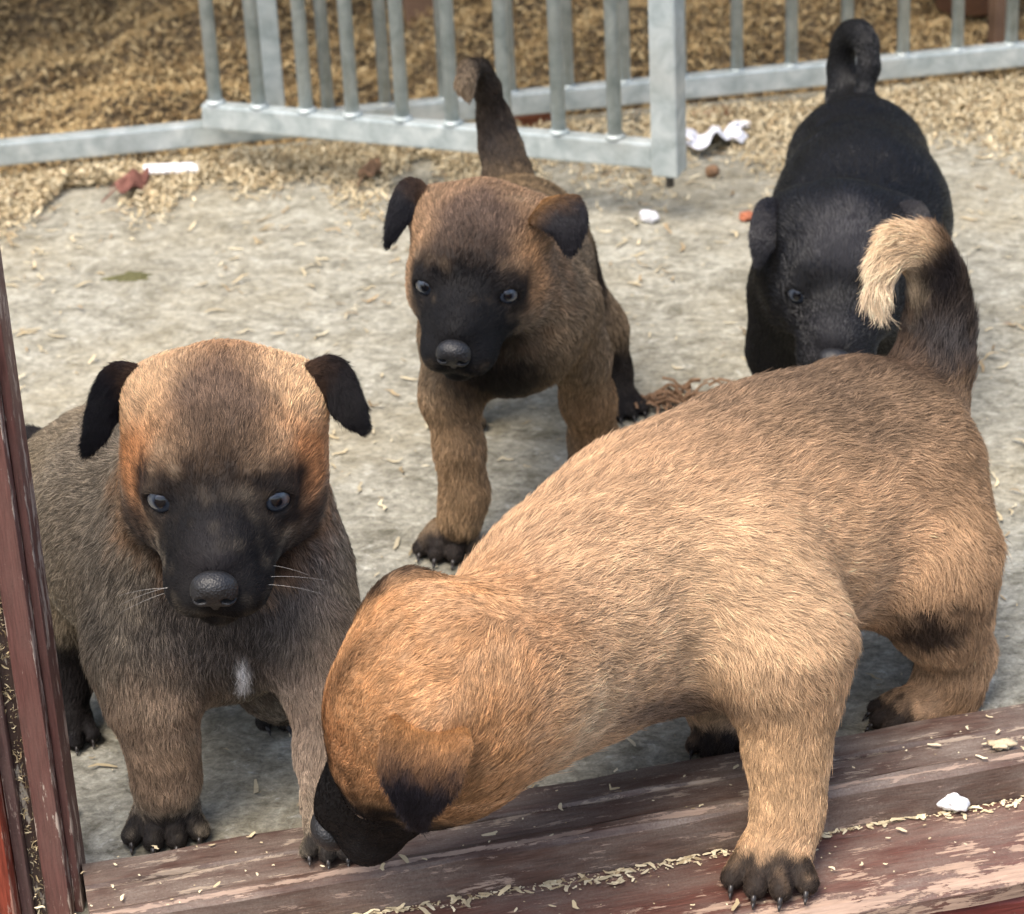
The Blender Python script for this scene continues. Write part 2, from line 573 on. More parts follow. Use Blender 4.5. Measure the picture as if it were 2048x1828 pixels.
for bp in (431, 518, 613, 705, 805, 905, 1011, 1118, 1230):
    if first is None:
        o = first = bm_obj('bar', bm, M_GALV, gate, smooth=True, local=True)
    else:
        o = first.copy(); COL.objects.link(o)
    o.location = (gate_s(bp), 0, 0)

# unseen shelter added over the bedding, its low roof and back wall shading the pen
shade_root = empty('shade_shelter', (.2, GY(.2), 0), FA)
tag(shade_root, 'unseen timber shelter added over the shavings behind the fence to shade the pen', 'shelter')
bm = bmesh.new(); add_box(bm, (-1.6, .10, .74), (1.6, 2.2, .78))
bm_obj('roof', bm, M_SHED, shade_root, local=True)
bm = bmesh.new(); add_box(bm, (-1.6, 1.7, -.02), (1.6, 1.75, .739))
bm_obj('back_wall', bm, M_SHED, shade_root, local=True)

# ------------------------------------------------------------------ door sill
s0, s1 = on(181, 1718, .022), on(2048, 1412, .022)
sill = empty('door_sill', (float(s0[0]), float(s0[1]), 0), SANG)
tag(sill, 'worn brown painted timber door sill the puppies step over', 'sill')
L0, L1 = -.0045, .75
def sill_part(name, prof, mat, seg=80, wob=.0005):
    """profile (y,z) swept along the sill with slightly uneven edges"""
    xs = np.linspace(L0, L1, seg)
    V = []
    for i, x in enumerate(xs):
        for j, (y, z) in enumerate(prof):
            V.append((x, y + wob * math.sin(x * 37 + j * 1.7) + wob * math.sin(x * 91 + j), z + wob * .7 * math.sin(x * 53 + j * 2.1) * (z > -.05)))
    k = len(prof)
    Fq = [[i * k + j, (i + 1) * k + j, (i + 1) * k + (j + 1) % k, i * k + (j + 1) % k] for i in range(seg - 1) for j in range(k)]
    Fq.append(list(range(k))); Fq.append([(seg - 1) * k + j for j in range(k)][::-1])
    me = bpy.data.meshes.new(name)
    me.from_pydata(V, [], Fq)
    me.materials.append(mat)
    bmx = bmesh.new(); bmx.from_mesh(me); bmesh.ops.recalc_face_normals(bmx, faces=bmx.faces); bmx.to_mesh(me); bmx.free()
    ob = bpy.data.objects.new(name, me)
    COL.objects.link(ob); ob.parent = sill
    return ob
sill_part('back_board', [(0, -.1), (0, .019), (-.003, .022), (-.0215, .0225), (-.0228, .0205), (-.0228, -.1)], M_SILL_BACK)
sill_part('middle_board', [(-.0230, -.1), (-.0230, .0200), (-.0243, .0218), (-.0410, .0212), (-.0410, -.1)], M_SILL_BACK)
sill_part('lip', [(-.0412, -.1), (-.0412, .0205), (-.0435, .0238), (-.0475, .0252), (-.0520, .0245), (-.0540, .0222), (-.0545, .004), (-.0545, -.1)], M_SILL_LIP)
sill_part('step_board', [(-.0547, -.1), (-.0547, .003), (-.060, .0022), (-.100, .0015), (-.1075, .0000), (-.1110, -.0040), (-.1110, -.012), (-.080, -.014), (-.080, -.1)], M_SILL_STEP)
sill_part('front_face', [(-.0802, -.3), (-.0802, -.0145), (-.1085, -.0125), (-.1100, -.016), (-.1105, -.3)], M_SILL_FACE)

def sill_w(x, y, z):
    c, s = math.cos(SANG), math.sin(SANG)
    return np.stack([s0[0] + c * x - s * y, s0[1] + s * x + c * y, z + 0 * x], -1)
n = 900
u = rng.uniform(-.02, .52, n)
v = -.0555 - np.abs(rng.normal(0, .0035, n)) * np.clip(.5 + .7 * noise3(np.stack([u, u * 0, u * 0], 1), .05, 77), .06, 2)
P = sill_w(u, v, np.full(n, .0030))
sz = rng.uniform(0, 1, n) ** 4
flakes('sill_corner_litter', P[:, 0], P[:, 1], P[:, 2] + rng.uniform(0, .001, n), .0010 + .008 * sz, .0006 + .0022 * sz, flake_cols(n, .9) * 1.1, .10, .15)
tag(bpy.data.objects['sill_corner_litter'], 'pale shavings and crumbs caught along the foot of the sill lip', 'litter')
n = 200
u = rng.uniform(-.03, .5, n)
v = rng.uniform(-.105, -.002, n)
zz = np.where(v > -.041, .0236, np.where(v > -.0547, .0262, .0040))
P = sill_w(u, v, zz)
sz = rng.uniform(0, 1, n) ** 4
flakes('sill_crumbs', P[:, 0], P[:, 1], P[:, 2], .0010 + .008 * sz, .0007 + .0018 * sz, flake_cols(n, .9), .08, .1)
tag(bpy.data.objects['sill_crumbs'], 'small shaving crumbs lying on the worn sill boards', 'litter')

# ------------------------------------------------------------------ door jamb and door leaf at the left
jb = on(187, 1843, .0)
jb[0] -= .0085
jy = jb[1]
def jx(px, py=1843, y=None):
    return float(at(px, py, jy if y is None else y)[0])
jamb = empty('door_jamb', (float(jb[0]), float(jy), 0), 0)
tag(jamb, 'brown painted door jamb with flaking edges at the left', 'door jamb')
def vboard(name, x0, x1, y0, y1, mat, parent, bev=.0015, zt=1.9):
    bm = bmesh.new(); add_box(bm, (x0, y0, -.15), (x1, y1, zt), bev)
    # long cuts so that the edge can wander a little
    ob = bm_obj(name, bm, mat, parent, local=True)
    return ob
k = mpp((jb[0], jy, .3))
vboard('face_board', -.0125, -.0012, .0, .030, M_JAMB, jamb)
vboard('edge_strip', -.0010, .0030, .008, .030, M_JAMB, jamb, .001)
vboard('groove', -.0183, -.0127, .0035, .030, M_GROOVE, jamb, .0)
vboard('stop_bead', -.0240, -.0185, -.002, .030, M_JAMB2, jamb, .0015)
# dust, cobweb and straw caught in the groove
n = 700
u = rng.uniform(-.01, .34, n) ** 1.0
P = np.stack([jb[0] - .0154 + rng.normal(0, .0016, n), jy + .0030 - np.abs(rng.normal(0, .0008, n)), u], 1)
sz = rng.uniform(0, 1, n) ** 3
flakes('groove_dirt', P[:, 0], P[:, 1], P[:, 2], .0008 + .005 * sz, .0003 + .0008 * sz, flake_cols(n, .7) * np.array((.8, .78, .72)), 1.0, .4)
tag(bpy.data.objects['groove_dirt'], 'pale dust and straw crumbs caught in the groove of the jamb', 'dirt')
leaf = empty('door_leaf', (float(jb[0]) - .0244, float(jy), 0), 0)
tag(leaf, 'red stained timber door edge at the far left', 'door')
vboard('stile', -.060, 0.0, -.012, .032, M_DOOR, leaf, .003)
# ------------------------------------------------------------------ puppies: smooth blends of tapered limbs, polygonised, then furred
def ev(pr, P):
    if pr['t'] == 'c':
        a, b = pr['a'], pr['b']
        ba = b - a
        pa = P - a
        h = np.clip(pa @ ba / (ba @ ba + 1e-12), 0, 1)
        return np.linalg.norm(pa - h[:, None] * ba, axis=1) - (pr['ra'] + (pr['rb'] - pr['ra']) * h)
    q = (P - pr['c']) @ pr['R'].T
    k0 = np.linalg.norm(q / pr['r'], axis=1)
    k1 = np.linalg.norm(q / (pr['r'] ** 2), axis=1)
    return np.where(k1 > 1e-9, k0 * (k0 - 1) / (k1 + 1e-12), -pr['r'].min())

def bounds(pr):
    if pr['t'] == 'c':
        return np.minimum(pr['a'] - pr['ra'], pr['b'] - pr['rb']), np.maximum(pr['a'] + pr['ra'], pr['b'] + pr['rb'])
    e = np.abs(pr['R'].T) @ pr['r']
    return pr['c'] - e, pr['c'] + e

def surface_nets(Fd, org, h):
    s = Fd < 0
    c = np.zeros(tuple(d - 1 for d in Fd.shape), np.int8)
    for dx in (0, 1):
        for dy in (0, 1):
            for dz in (0, 1):
                c += s[dx:s.shape[0] - 1 + dx, dy:s.shape[1] - 1 + dy, dz:s.shape[2] - 1 + dz]
    act = (c > 0) & (c < 8)
    I = np.stack(np.nonzero(act), 1)
    idx = np.full(act.shape, -1, np.int64)
    idx[act] = np.arange(len(I))
    cor = [(dx, dy, dz) for dx in (0, 1) for dy in (0, 1) for dz in (0, 1)]
    val = {q: Fd[I[:, 0] + q[0], I[:, 1] + q[1], I[:, 2] + q[2]] for q in cor}
    S = np.zeros((len(I), 3)); N = np.zeros(len(I))
    for a in cor:
        for ax in range(3):
            if a[ax] == 0:
                b = list(a); b[ax] = 1; b = tuple(b)
                va, vb = val[a], val[b]
                cr = (va < 0) != (vb < 0)
                t = np.where(cr, va / np.where(cr, va - vb, 1), 0)
                pos = np.array(a, float)[None].repeat(len(I), 0)
                pos[:, ax] += t
                S += pos * cr[:, None]; N += cr
    V = org + (I + S / N[:, None]) * h
    faces = []
    for ax in range(3):
        sl0 = [slice(1, -1)] * 3; sl1 = [slice(1, -1)] * 3
        sl0[ax] = slice(0, -1); sl1[ax] = slice(1, None)
        A, B = s[tuple(sl0)], s[tuple(sl1)]
        for sign in (0, 1):
            E = np.stack(np.nonzero((A & ~B) if sign == 0 else (~A & B)), 1)
            off = np.ones(3, int); off[ax] = 0
            E = E + off
            u, w = (ax + 1) % 3, (ax + 2) % 3
            du = np.zeros(3, int); du[u] = 1
            dw = np.zeros(3, int); dw[w] = 1
            q = [E - du - dw, E - dw, E, E - du]
            ids = np.stack([idx[t[:, 0], t[:, 1], t[:, 2]] for t in q], 1)
            faces.append(ids if sign == 0 else ids[:, ::-1])
    return V, np.concatenate(faces)

def build_sdf(prims, cuts, h):
    lo = np.min([bounds(p)[0] for p in prims], 0) - .012
    hi = np.max([bounds(p)[1] for p in prims], 0) + .012
    dims = np.ceil((hi - lo) / h).astype(int) + 1
    Fd = np.full(tuple(dims), .05)
    def sub(pr, mg):
        a, b = bounds(pr)
        i0 = np.clip(np.floor((a - mg - lo) / h).astype(int), 0, dims - 1)
        i1 = np.clip(np.ceil((b + mg - lo) / h).astype(int) + 1, 1, dims)
        g = np.meshgrid(*[lo[k] + h * np.arange(i0[k], i1[k]) for k in range(3)], indexing='ij')
        return tuple(slice(i0[k], i1[k]) for k in range(3)), np.stack([q.ravel() for q in g], 1), g[0].shape
    for pr in prims:
        k = pr['k']
        sl, P, sh = sub(pr, k + .008)
        d = ev(pr, P).reshape(sh)
        f = Fd[sl]
        hh = np.maximum(k - np.abs(f - d), 0) / k
        Fd[sl] = np.minimum(f, d) - hh * hh * k * .25
    for pr in cuts:
        k = pr['k']
        sl, P, sh = sub(pr, k + .004)
        d = -ev(pr, P).reshape(sh)
        f = Fd[sl]
        hh = np.maximum(k - np.abs(f - d), 0) / k
        Fd[sl] = np.maximum(f, d) + hh * hh * k * .25
    return surface_nets(Fd, lo, h)

def vnormals(V, Fq):
    n = np.cross(V[Fq[:, 2]] - V[Fq[:, 0]], V[Fq[:, 3]] - V[Fq[:, 1]])
    N = np.zeros_like(V)
    for k in range(4):
        np.add.at(N, Fq[:, k], n)
    return N / (np.linalg.norm(N, axis=1, keepdims=True) + 1e-12)

def sample(V, Fq, N, n, dens=None):
    T = np.concatenate([Fq[:, [0, 1, 2]], Fq[:, [0, 2, 3]]])
    ar = np.linalg.norm(np.cross(V[T[:, 1]] - V[T[:, 0]], V[T[:, 2]] - V[T[:, 0]]), axis=1)
    if dens is not None:
        ar = ar * dens(V[T].mean(1))
    t = rng.choice(len(T), n, p=ar / ar.sum())
    r1, r2 = np.sqrt(rng.uniform(0, 1, n)), rng.uniform(0, 1, n)
    w = np.stack([1 - r1, r1 * (1 - r2), r1 * r2], 1)[:, :, None]
    P = (V[T[t]] * w).sum(1)
    Nn = (N[T[t]] * w).sum(1)
    return P, Nn / (np.linalg.norm(Nn, axis=1, keepdims=True) + 1e-12)

SEG = 5
def strands(name, P, N, flow, L, lift, cols, dark, radius, mat, parent, tipdark=.55, jitter=.16, curl=.10):
    """one curves object holding the coat; each strand leaves the skin and lies over along `flow`"""
    n = len(P)
    t = flow - N * (flow * N).sum(1, keepdims=True)
    t /= np.linalg.norm(t, axis=1, keepdims=True) + 1e-9
    sd = np.cross(N, t)
    ang = rng.normal(0, jitter, n) + .18 * noise3(P, .016, 21) + .10 * noise3(P, .006, 22)
    t = t * np.cos(ang)[:, None] + sd * np.sin(ang)[:, None]
    sd = np.cross(N, t)
    L = L * rng.uniform(.6, 1.15, n) * (1 + .18 * np.clip(noise3(P, .02, 61), -1, 1)) * np.where(rng.uniform(0, 1, n) < .04, 1.45, 1.0)
    lf = np.clip(lift + rng.normal(0, .10, n), .04, 1.3)
    bend = rng.normal(0, curl, n)
    s = np.linspace(0, 1, SEG)
    pts = np.zeros((n, SEG, 3))
    for k, q in enumerate(s):
        pts[:, k] = P + L[:, None] * (t * (q * np.cos(lf))[:, None] + N * (np.sin(lf) * (q - .45 * q * q))[:, None] + sd * (bend * q * q)[:, None])
    rad = np.zeros((n, SEG))
    rv = radius * rng.uniform(.7, 1.25, n)
    for k, q in enumerate(s):
        rad[:, k] = rv * (1.0 - .78 * q ** 1.5)
    shade = np.exp(rng.normal(0, .16, (n, 1))) * np.exp(.14 * noise3(P, .006, 31))[:, None]
    c = cols * shade
    isd = (rng.uniform(0, 1, n) < dark * .8)[:, None]
    td = np.clip(dark[:, None] * tipdark * rng.uniform(.3, 1.6, (n, 1)), 0, .95)
    C = np.ones((n, SEG, 4), np.float32)
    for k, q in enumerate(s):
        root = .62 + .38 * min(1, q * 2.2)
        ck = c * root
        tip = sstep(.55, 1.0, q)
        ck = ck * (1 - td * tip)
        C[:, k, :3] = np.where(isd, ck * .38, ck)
    cd = bpy.data.hair_curves.new(name)
    cd.add_curves([SEG] * n)
    cd.points.foreach_set('position', pts.astype(np.float32).ravel())
    cd.points.foreach_set('radius', rad.astype(np.float32).ravel())
    a = cd.attributes.new('col', 'FLOAT_COLOR', 'POINT')
    a.data.foreach_set('color', np.clip(C, 0, .95).ravel())
    cd.materials.append(mat)
    o = bpy.data.objects.new(name, cd)
    return link(o, parent)

ALB = 1.08

class Pup:
    def __init__(self, name, label, base, fur_mat, radius=.00012):
        self.prims, self.cuts, self.paint = [], [], []
        self.root = empty(name, tuple(base))
        tag(self.root, label, 'puppy', 'puppies')
        self.mat, self.radius = fur_mat, radius
        self.base = np.array(lin(150, 110, 70)); self.dark0 = .2
        self.bare = []
        self.claws = []
        self.desat = .12
        self.toe_paint = []
    # pixel + distance pairs become world points, radii given in picture pixels at that distance
    def limb(self, pts, k=.012, L=.006, lift=.30, flow=None, tailward=False):
        W = [(at(p[0], p[1], p[2]), p[3]) for p in pts]
        W = [(w, r * mpp(w) - .32 * L) for w, r in W]      # the coat adds the rest
        for (a, ra), (b, rb) in zip(W[:-1], W[1:]):
            self.prims.append(dict(t='c', a=a, b=b, ra=ra, rb=rb, k=k, L=L, lift=lift, flow=nrm(b - a) if flow is None else nrm(flow)))
    def ball(self, c, r, R=None, k=.012, L=.006, lift=.3, flow=(0, 0, -1), frm=None):
        self.prims.append(dict(t='e', c=np.asarray(c, float), r=np.asarray(r, float) * np.ones(3), R=np.eye(3) if R is None else R, k=k, L=L, lift=lift, flow=nrm(flow), frm=frm))
    def cone(self, a, b, ra, rb, k=.004, L=.003, lift=.25, flow=None):
        a, b = np.asarray(a, float), np.asarray(b, float)
        self.prims.append(dict(t='c', a=a, b=b, ra=ra, rb=rb, k=k, L=L, lift=lift, flow=nrm(b - a) if flow is None else nrm(flow)))
    def head(self, C, fwd, up, s=1.0, L=.0042, eyes=(1, 1), mz=1.0):
        """dog head in its own frame: x to the pup's left, y forward, z up"""
        f = nrm(fwd); l = nrm(np.cross(nrm(up), f)); u = np.cross(f, l)
        Rm = np.stack([l, f, u])
        self.hC, self.hR, self.hs = np.asarray(C, float), Rm, s
        w = lambda x, y, z: self.hC + s * (np.array((x, y, z)) @ Rm)
        self.w = w
        nose = w(0, .094, -.012)
        def e(c, r, k=.012, L=L, lift=.28):
            self.ball(w(*c), np.array(r) * s, Rm, k * s, L, lift, frm=nose)
        e((0, -.010, .003), (.0415, .045, .0390))
        e((0, .016, .004), (.034, .028, .027))
        for sx in (-1, 1):
            e((sx * .034, -.020, .018), (.012, .016, .011), .018)
            e((sx * .0245, .006, -.019), (.0195, .030, .021), .016)
        e((0, .042, -.014), tuple(q * mz for q in (.0285, .028, .0215)), .018, .003)
        e((0, .064, -.0175), tuple(q * mz for q in (.0205, .022, .0155)), .012, .0020, .22)
        e((0, .051, -.002), (.0135, .030, .0105), .012, .0022, .22)
        for sx in (-1, 1):
            e((sx * .0105, .069, -.0215), tuple(q * mz for q in (.0130, .0175, .0110)), .007, .0016, .22)
            e((sx * .0190, .0300, .0140), (.0110, .008, .0065), .014, .003, .3)
        e((0, .055, -.0335), (.0150, .0265, .0085), .0035, .002, .25)
        self.nose_c = w(0, .0855, -.0108)
        self.bare.append((self.nose_c + .003 * f * s, .0095 * s))
        # eyes: found on the surface so that they sit in the lids
        self.eyes = []
        for sx, used in ((1, eyes[0]), (-1, eyes[1])):
            if not used: continue
            yy = np.linspace(.0, .08, 400)
            Q = np.array([w(sx * .0248, y, .004) for y in yy])
            d = self.dist(Q)
            y0 = yy[np.where(d < 0)[0].max()]
            ec = w(sx * .0243, y0 - .0058, .004)
            out = nrm(np.array((sx * .36, .93, .06)) @ Rm)
            self.ball(ec, .0099 * s, Rm, .006 * s, .002, .2, frm=nose)
            op = ec + out * .0085 * s
            tl = nrm(np.array((sx * .93, -.36, -.04)) @ Rm)
            Ro = np.stack([tl, out, np.cross(tl, out)])
            self.cuts.append(dict(t='e', c=op, r=np.array((.0066, .0060, .0052)) * s, R=Ro, k=.0015))
            self.bare.append((op, .0055 * s))
            tc = nrm(nrm(CAM - ec) * .50 + f * .20 + out * .62)
            sdv = nrm(np.cross(tc, u))
            self.eyes.append((ec, tc, .0087 * s, np.stack([sdv, tc, np.cross(sdv, tc)])))
        return w
    def dist(self, P):
        d = np.full(len(P), 1.0)
        for pr in self.prims:
            q = ev(pr, P)
            k = pr['k']
            hh = np.maximum(k - np.abs(d - q), 0) / k
            d = np.minimum(d, q) - hh * hh * k * .25
        return d
    def paw(self, c, fwd, w, z=0.0, toes=4, lift_tip=0.0):
        """four toes and a pad; c is the middle of the paw on what it stands on"""
        c = np.array((c[0], c[1], z)); f = nrm((fwd[0], fwd[1], 0)); sd = np.array((f[1], -f[0], 0)); up = np.array((0, 0, 1.0))
        self.ball(c + up * .26 * w, np.array((.43, .40, .27)) * w, np.stack([sd, f, up]), .006, .0030, .25, flow=f)
        for i, q in enumerate((-.36, -.125, .125, .36)):
            fw = (.34, .50, .50, .34)[i]
            a = c + sd * q * .75 * w + f * .05 * w + up * .36 * w
            b = c + sd * q * 1.18 * w + f * fw * w + up * (.150 * w + lift_tip)
            self.cone(a, b, .13 * w, .138 * w, .0010, .0020, .22, flow=f)
            tip = b + f * .12 * w + up * -.03 * w
            if i == 0: self.toe_paint.append((c + f * .46 * w + up * .10 * w, np.array((.72, .46, .42)) * w, np.stack([sd, f, up]), lin(36, 32, 32), .1, .35, .95, .14))
            self.claws.append((tip, nrm(f + np.array((0, 0, -.55))), w))
        return c
    def colour(self, P):
        c = np.tile(self.base, (len(P), 1)); dk = np.full(len(P), self.dark0)
        for op in self.paint + self.toe_paint:
            cen, rad, R, colr, d, soft, st, nz = op
            q = np.linalg.norm(((P - cen) @ R.T) / rad, axis=1) + nz * noise3(P, .010, 41) + nz * .6 * noise3(P, .03, 42)
            mk = (1 - sstep(1 - soft, 1 + soft, q)) * st
            c = c * (1 - mk[:, None]) + np.asarray(colr)[None] * mk[:, None]
            dk = dk * (1 - mk) + d * mk
        lum = c @ np.array((.2126, .7152, .0722))
        c = c + (lum[:, None] - c) * self.desat
        return c * ALB, np.clip(dk, 0, 1)
    def dab(self, px, py, Y, rpx, col, d=.2, soft=.35, st=1.0, nz=.06, sy=1.0, depth=1.0):
        """coat patch: centre seen at (px,py), distance Y; wide rpx, sy times as high, depth times as deep"""
        c = at(px, py, Y); r = rpx * mpp(c)
        self.paint.append((c, np.array((r, r * sy, r * depth)), np.stack([RGT, UPV, FWD]), lin(*col), d, soft, st, nz))
    def hdab(self, c, r, col, d=.2, soft=.35, st=1.0, nz=.06):
        self.paint.append((self.w(*c), np.array(r) * self.hs, self.hR, lin(*col), d, soft, st, nz))
    def fields(self, P):
        Wt = np.zeros(len(P)); fl = np.zeros((len(P), 3)); L = np.zeros(len(P)); li = np.zeros(len(P))
        for pr in self.prims:
            w = np.exp(-np.clip(ev(pr, P), -.004, .2) / .0045)
            if pr.get('frm') is not None:
                v = P - pr['frm']; v = v / (np.linalg.norm(v, axis=1, keepdims=True) + 1e-9)
            else:
                v = pr['flow'][None]
            fl += w[:, None] * v; L += w * pr['L']; li += w * pr['lift']; Wt += w
        return fl / Wt[:, None], L / Wt, li / Wt
    def finish(self, h, nfur, lmul=1.0, dens=None, tipdark=.55):
        V, Fq = build_sdf(self.prims, self.cuts, h)
        N = vnormals(V, Fq)
        c, dk = self.colour(V)
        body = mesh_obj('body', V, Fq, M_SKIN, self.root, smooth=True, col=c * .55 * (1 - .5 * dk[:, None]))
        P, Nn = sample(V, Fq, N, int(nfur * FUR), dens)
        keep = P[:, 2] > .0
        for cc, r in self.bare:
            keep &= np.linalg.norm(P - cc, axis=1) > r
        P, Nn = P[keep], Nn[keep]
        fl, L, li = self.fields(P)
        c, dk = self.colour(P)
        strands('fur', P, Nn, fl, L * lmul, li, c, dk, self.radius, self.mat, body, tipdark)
        # claws
        for tip, d, w in self.claws:
            bm = bmesh.new()
            a = Vector(tip); dv = Vector(d)
            add_cyl(bm, a - dv * .05 * w, a + dv * .08 * w, .042 * w, 8, .030 * w)
            add_cyl(bm, a + dv * .08 * w, a + dv * .15 * w + Vector((0, 0, -.02 * w)), .030 * w, 8, .008 * w)
            bm_obj('claw', bm, M_CLAW, self.root, smooth=True)
        for ec, out, r, Ro in getattr(self, 'eyes', []):
            make_eye(self.root, ec, out, r, Ro)
        return body
    def nose(self, glossy=True):
        s = self.hs * .90; R = self.hR; c = self.nose_c
        w = lambda x, y, z: c + s * (np.array((x, y, z)) @ R)
        pr = [dict(t='e', c=w(0, 0, .001), r=np.array((.0118, .0080, .0085)) * s, R=R, k=.003),
              dict(t='e', c=w(0, .001, .0045), r=np.array((.0090, .0065, .0055)) * s, R=R, k=.004),
              dict(t='e', c=w(.0062, .002, -.001), r=np.array((.0052, .0060, .0056)) * s, R=R, k=.002),
              dict(t='e', c=w(-.0062, .002, -.001), r=np.array((.0052, .0060, .0056)) * s, R=R, k=.002),
              dict(t='c', a=w(0, .001, -.002), b=w(0, -.001, -.0095), ra=.0040 * s, rb=.0030 * s, k=.003)]
        cut = [dict(t='e', c=w(q * .0058, .0080, -.0005), r=np.array((.0022, .0045, .0016)) * s, R=R, k=.001) for q in (-1, 1)]
        cut += [dict(t='e', c=w(q * .0098, .0060, -.0018), r=np.array((.0030, .0040, .0010)) * s, R=R, k=.001) for q in (-1, 1)]
        cut.append(dict(t='c', a=w(0, .0085, -.002), b=w(0, .005, -.012), ra=.0007 * s, rb=.0007 * s, k=.0012))
        V, Fq = build_sdf(pr, cut, .0006)
        mesh_obj('nose', V, Fq, M_NOSE, self.root, smooth=True)

def mat_nose():
    ma, nt, b = new_mat('wet_nose')
    v = nt.nodes.new('ShaderNodeTexVoronoi'); v.inputs['Scale'].default_value = 900
    nt.links.new(geo_pos(nt), v.inputs['Vector'])
    f = noise(nt, geo_pos(nt), 200, 3, .6)
    nt.links.new(ramp(nt, f, [(.3, (.006, .0055, .006)), (.7, (.016, .015, .015))]), b.inputs['Base Color'])
    b.inputs['Roughness'].default_value = .48
    b.inputs['Specular IOR Level'].default_value = .5
    bump(nt, b, v.outputs['Distance'], .45, .0006)
    return ma
M_NOSE = mat_nose()

def mat_eye():
    ma, nt, b = new_mat('eye')
    g = nd(nt, 'ShaderNodeTexCoord').outputs['Object']      # eye frame: looks along local +Y
    sx = nt.nodes.new('ShaderNodeSeparateXYZ')
    nt.links.new(g, sx.inputs[0])
    rr = math_n(nt, 'SQRT', math_n(nt, 'ADD', math_n(nt, 'MULTIPLY', sx.outputs[0], sx.outputs[0]), math_n(nt, 'MULTIPLY', sx.outputs[2], sx.outputs[2])))
    st = noise(nt, g, 3, 3, .6)
    r2 = math_n(nt, 'ADD', rr, math_n(nt, 'MULTIPLY', math_n(nt, 'SUBTRACT', st, .5), .05))
    c = ramp(nt, r2, [(.26, (.004, .004, .006)), (.34, (.022, .028, .040)), (.50, (.060, .072, .092)), (.70, (.022, .026, .036)), (.80, (.010, .010, .012)), (.95, (.10, .095, .10))])
    nt.links.new(c, b.inputs['Base Color'])
    b.inputs['Roughness'].default_value = .16
    b.inputs['Specular IOR Level'].default_value = .25
    b.inputs['Coat Weight'].default_value = .7
    b.inputs['Coat Roughness'].default_value = .03
    return ma
M_EYE = mat_eye()

def make_eye(root, c, out, r, Ro):
    bm = bmesh.new()
    bmesh.ops.create_uvsphere(bm, u_segments=32, v_segments=20, radius=1.0)
    for v in bm.verts:                                        # cornea bulge
        q = math.hypot(v.co.x, v.co.z)
        if v.co.y > 0 and q < .62:
            v.co.y += .10 * (1 - (q / .62) ** 2)
    me = bpy.data.meshes.new('eye'); bm.to_mesh(me); bm.free(); me.shade_smooth(); me.materials.append(M_EYE)
    o = bpy.data.objects.new('eye', me)
    COL.objects.link(o)
    o.parent = root
    o.matrix_parent_inverse = Matrix.Translation(root.location).inverted()
    mt = Matrix.Identity(4)
    for i in range(3):
        mt[i][0], mt[i][1], mt[i][2], mt[i][3] = Ro[0][i] * r, Ro[1][i] * r, Ro[2][i] * r, c[i]
    o.matrix_basis = mt
    return o

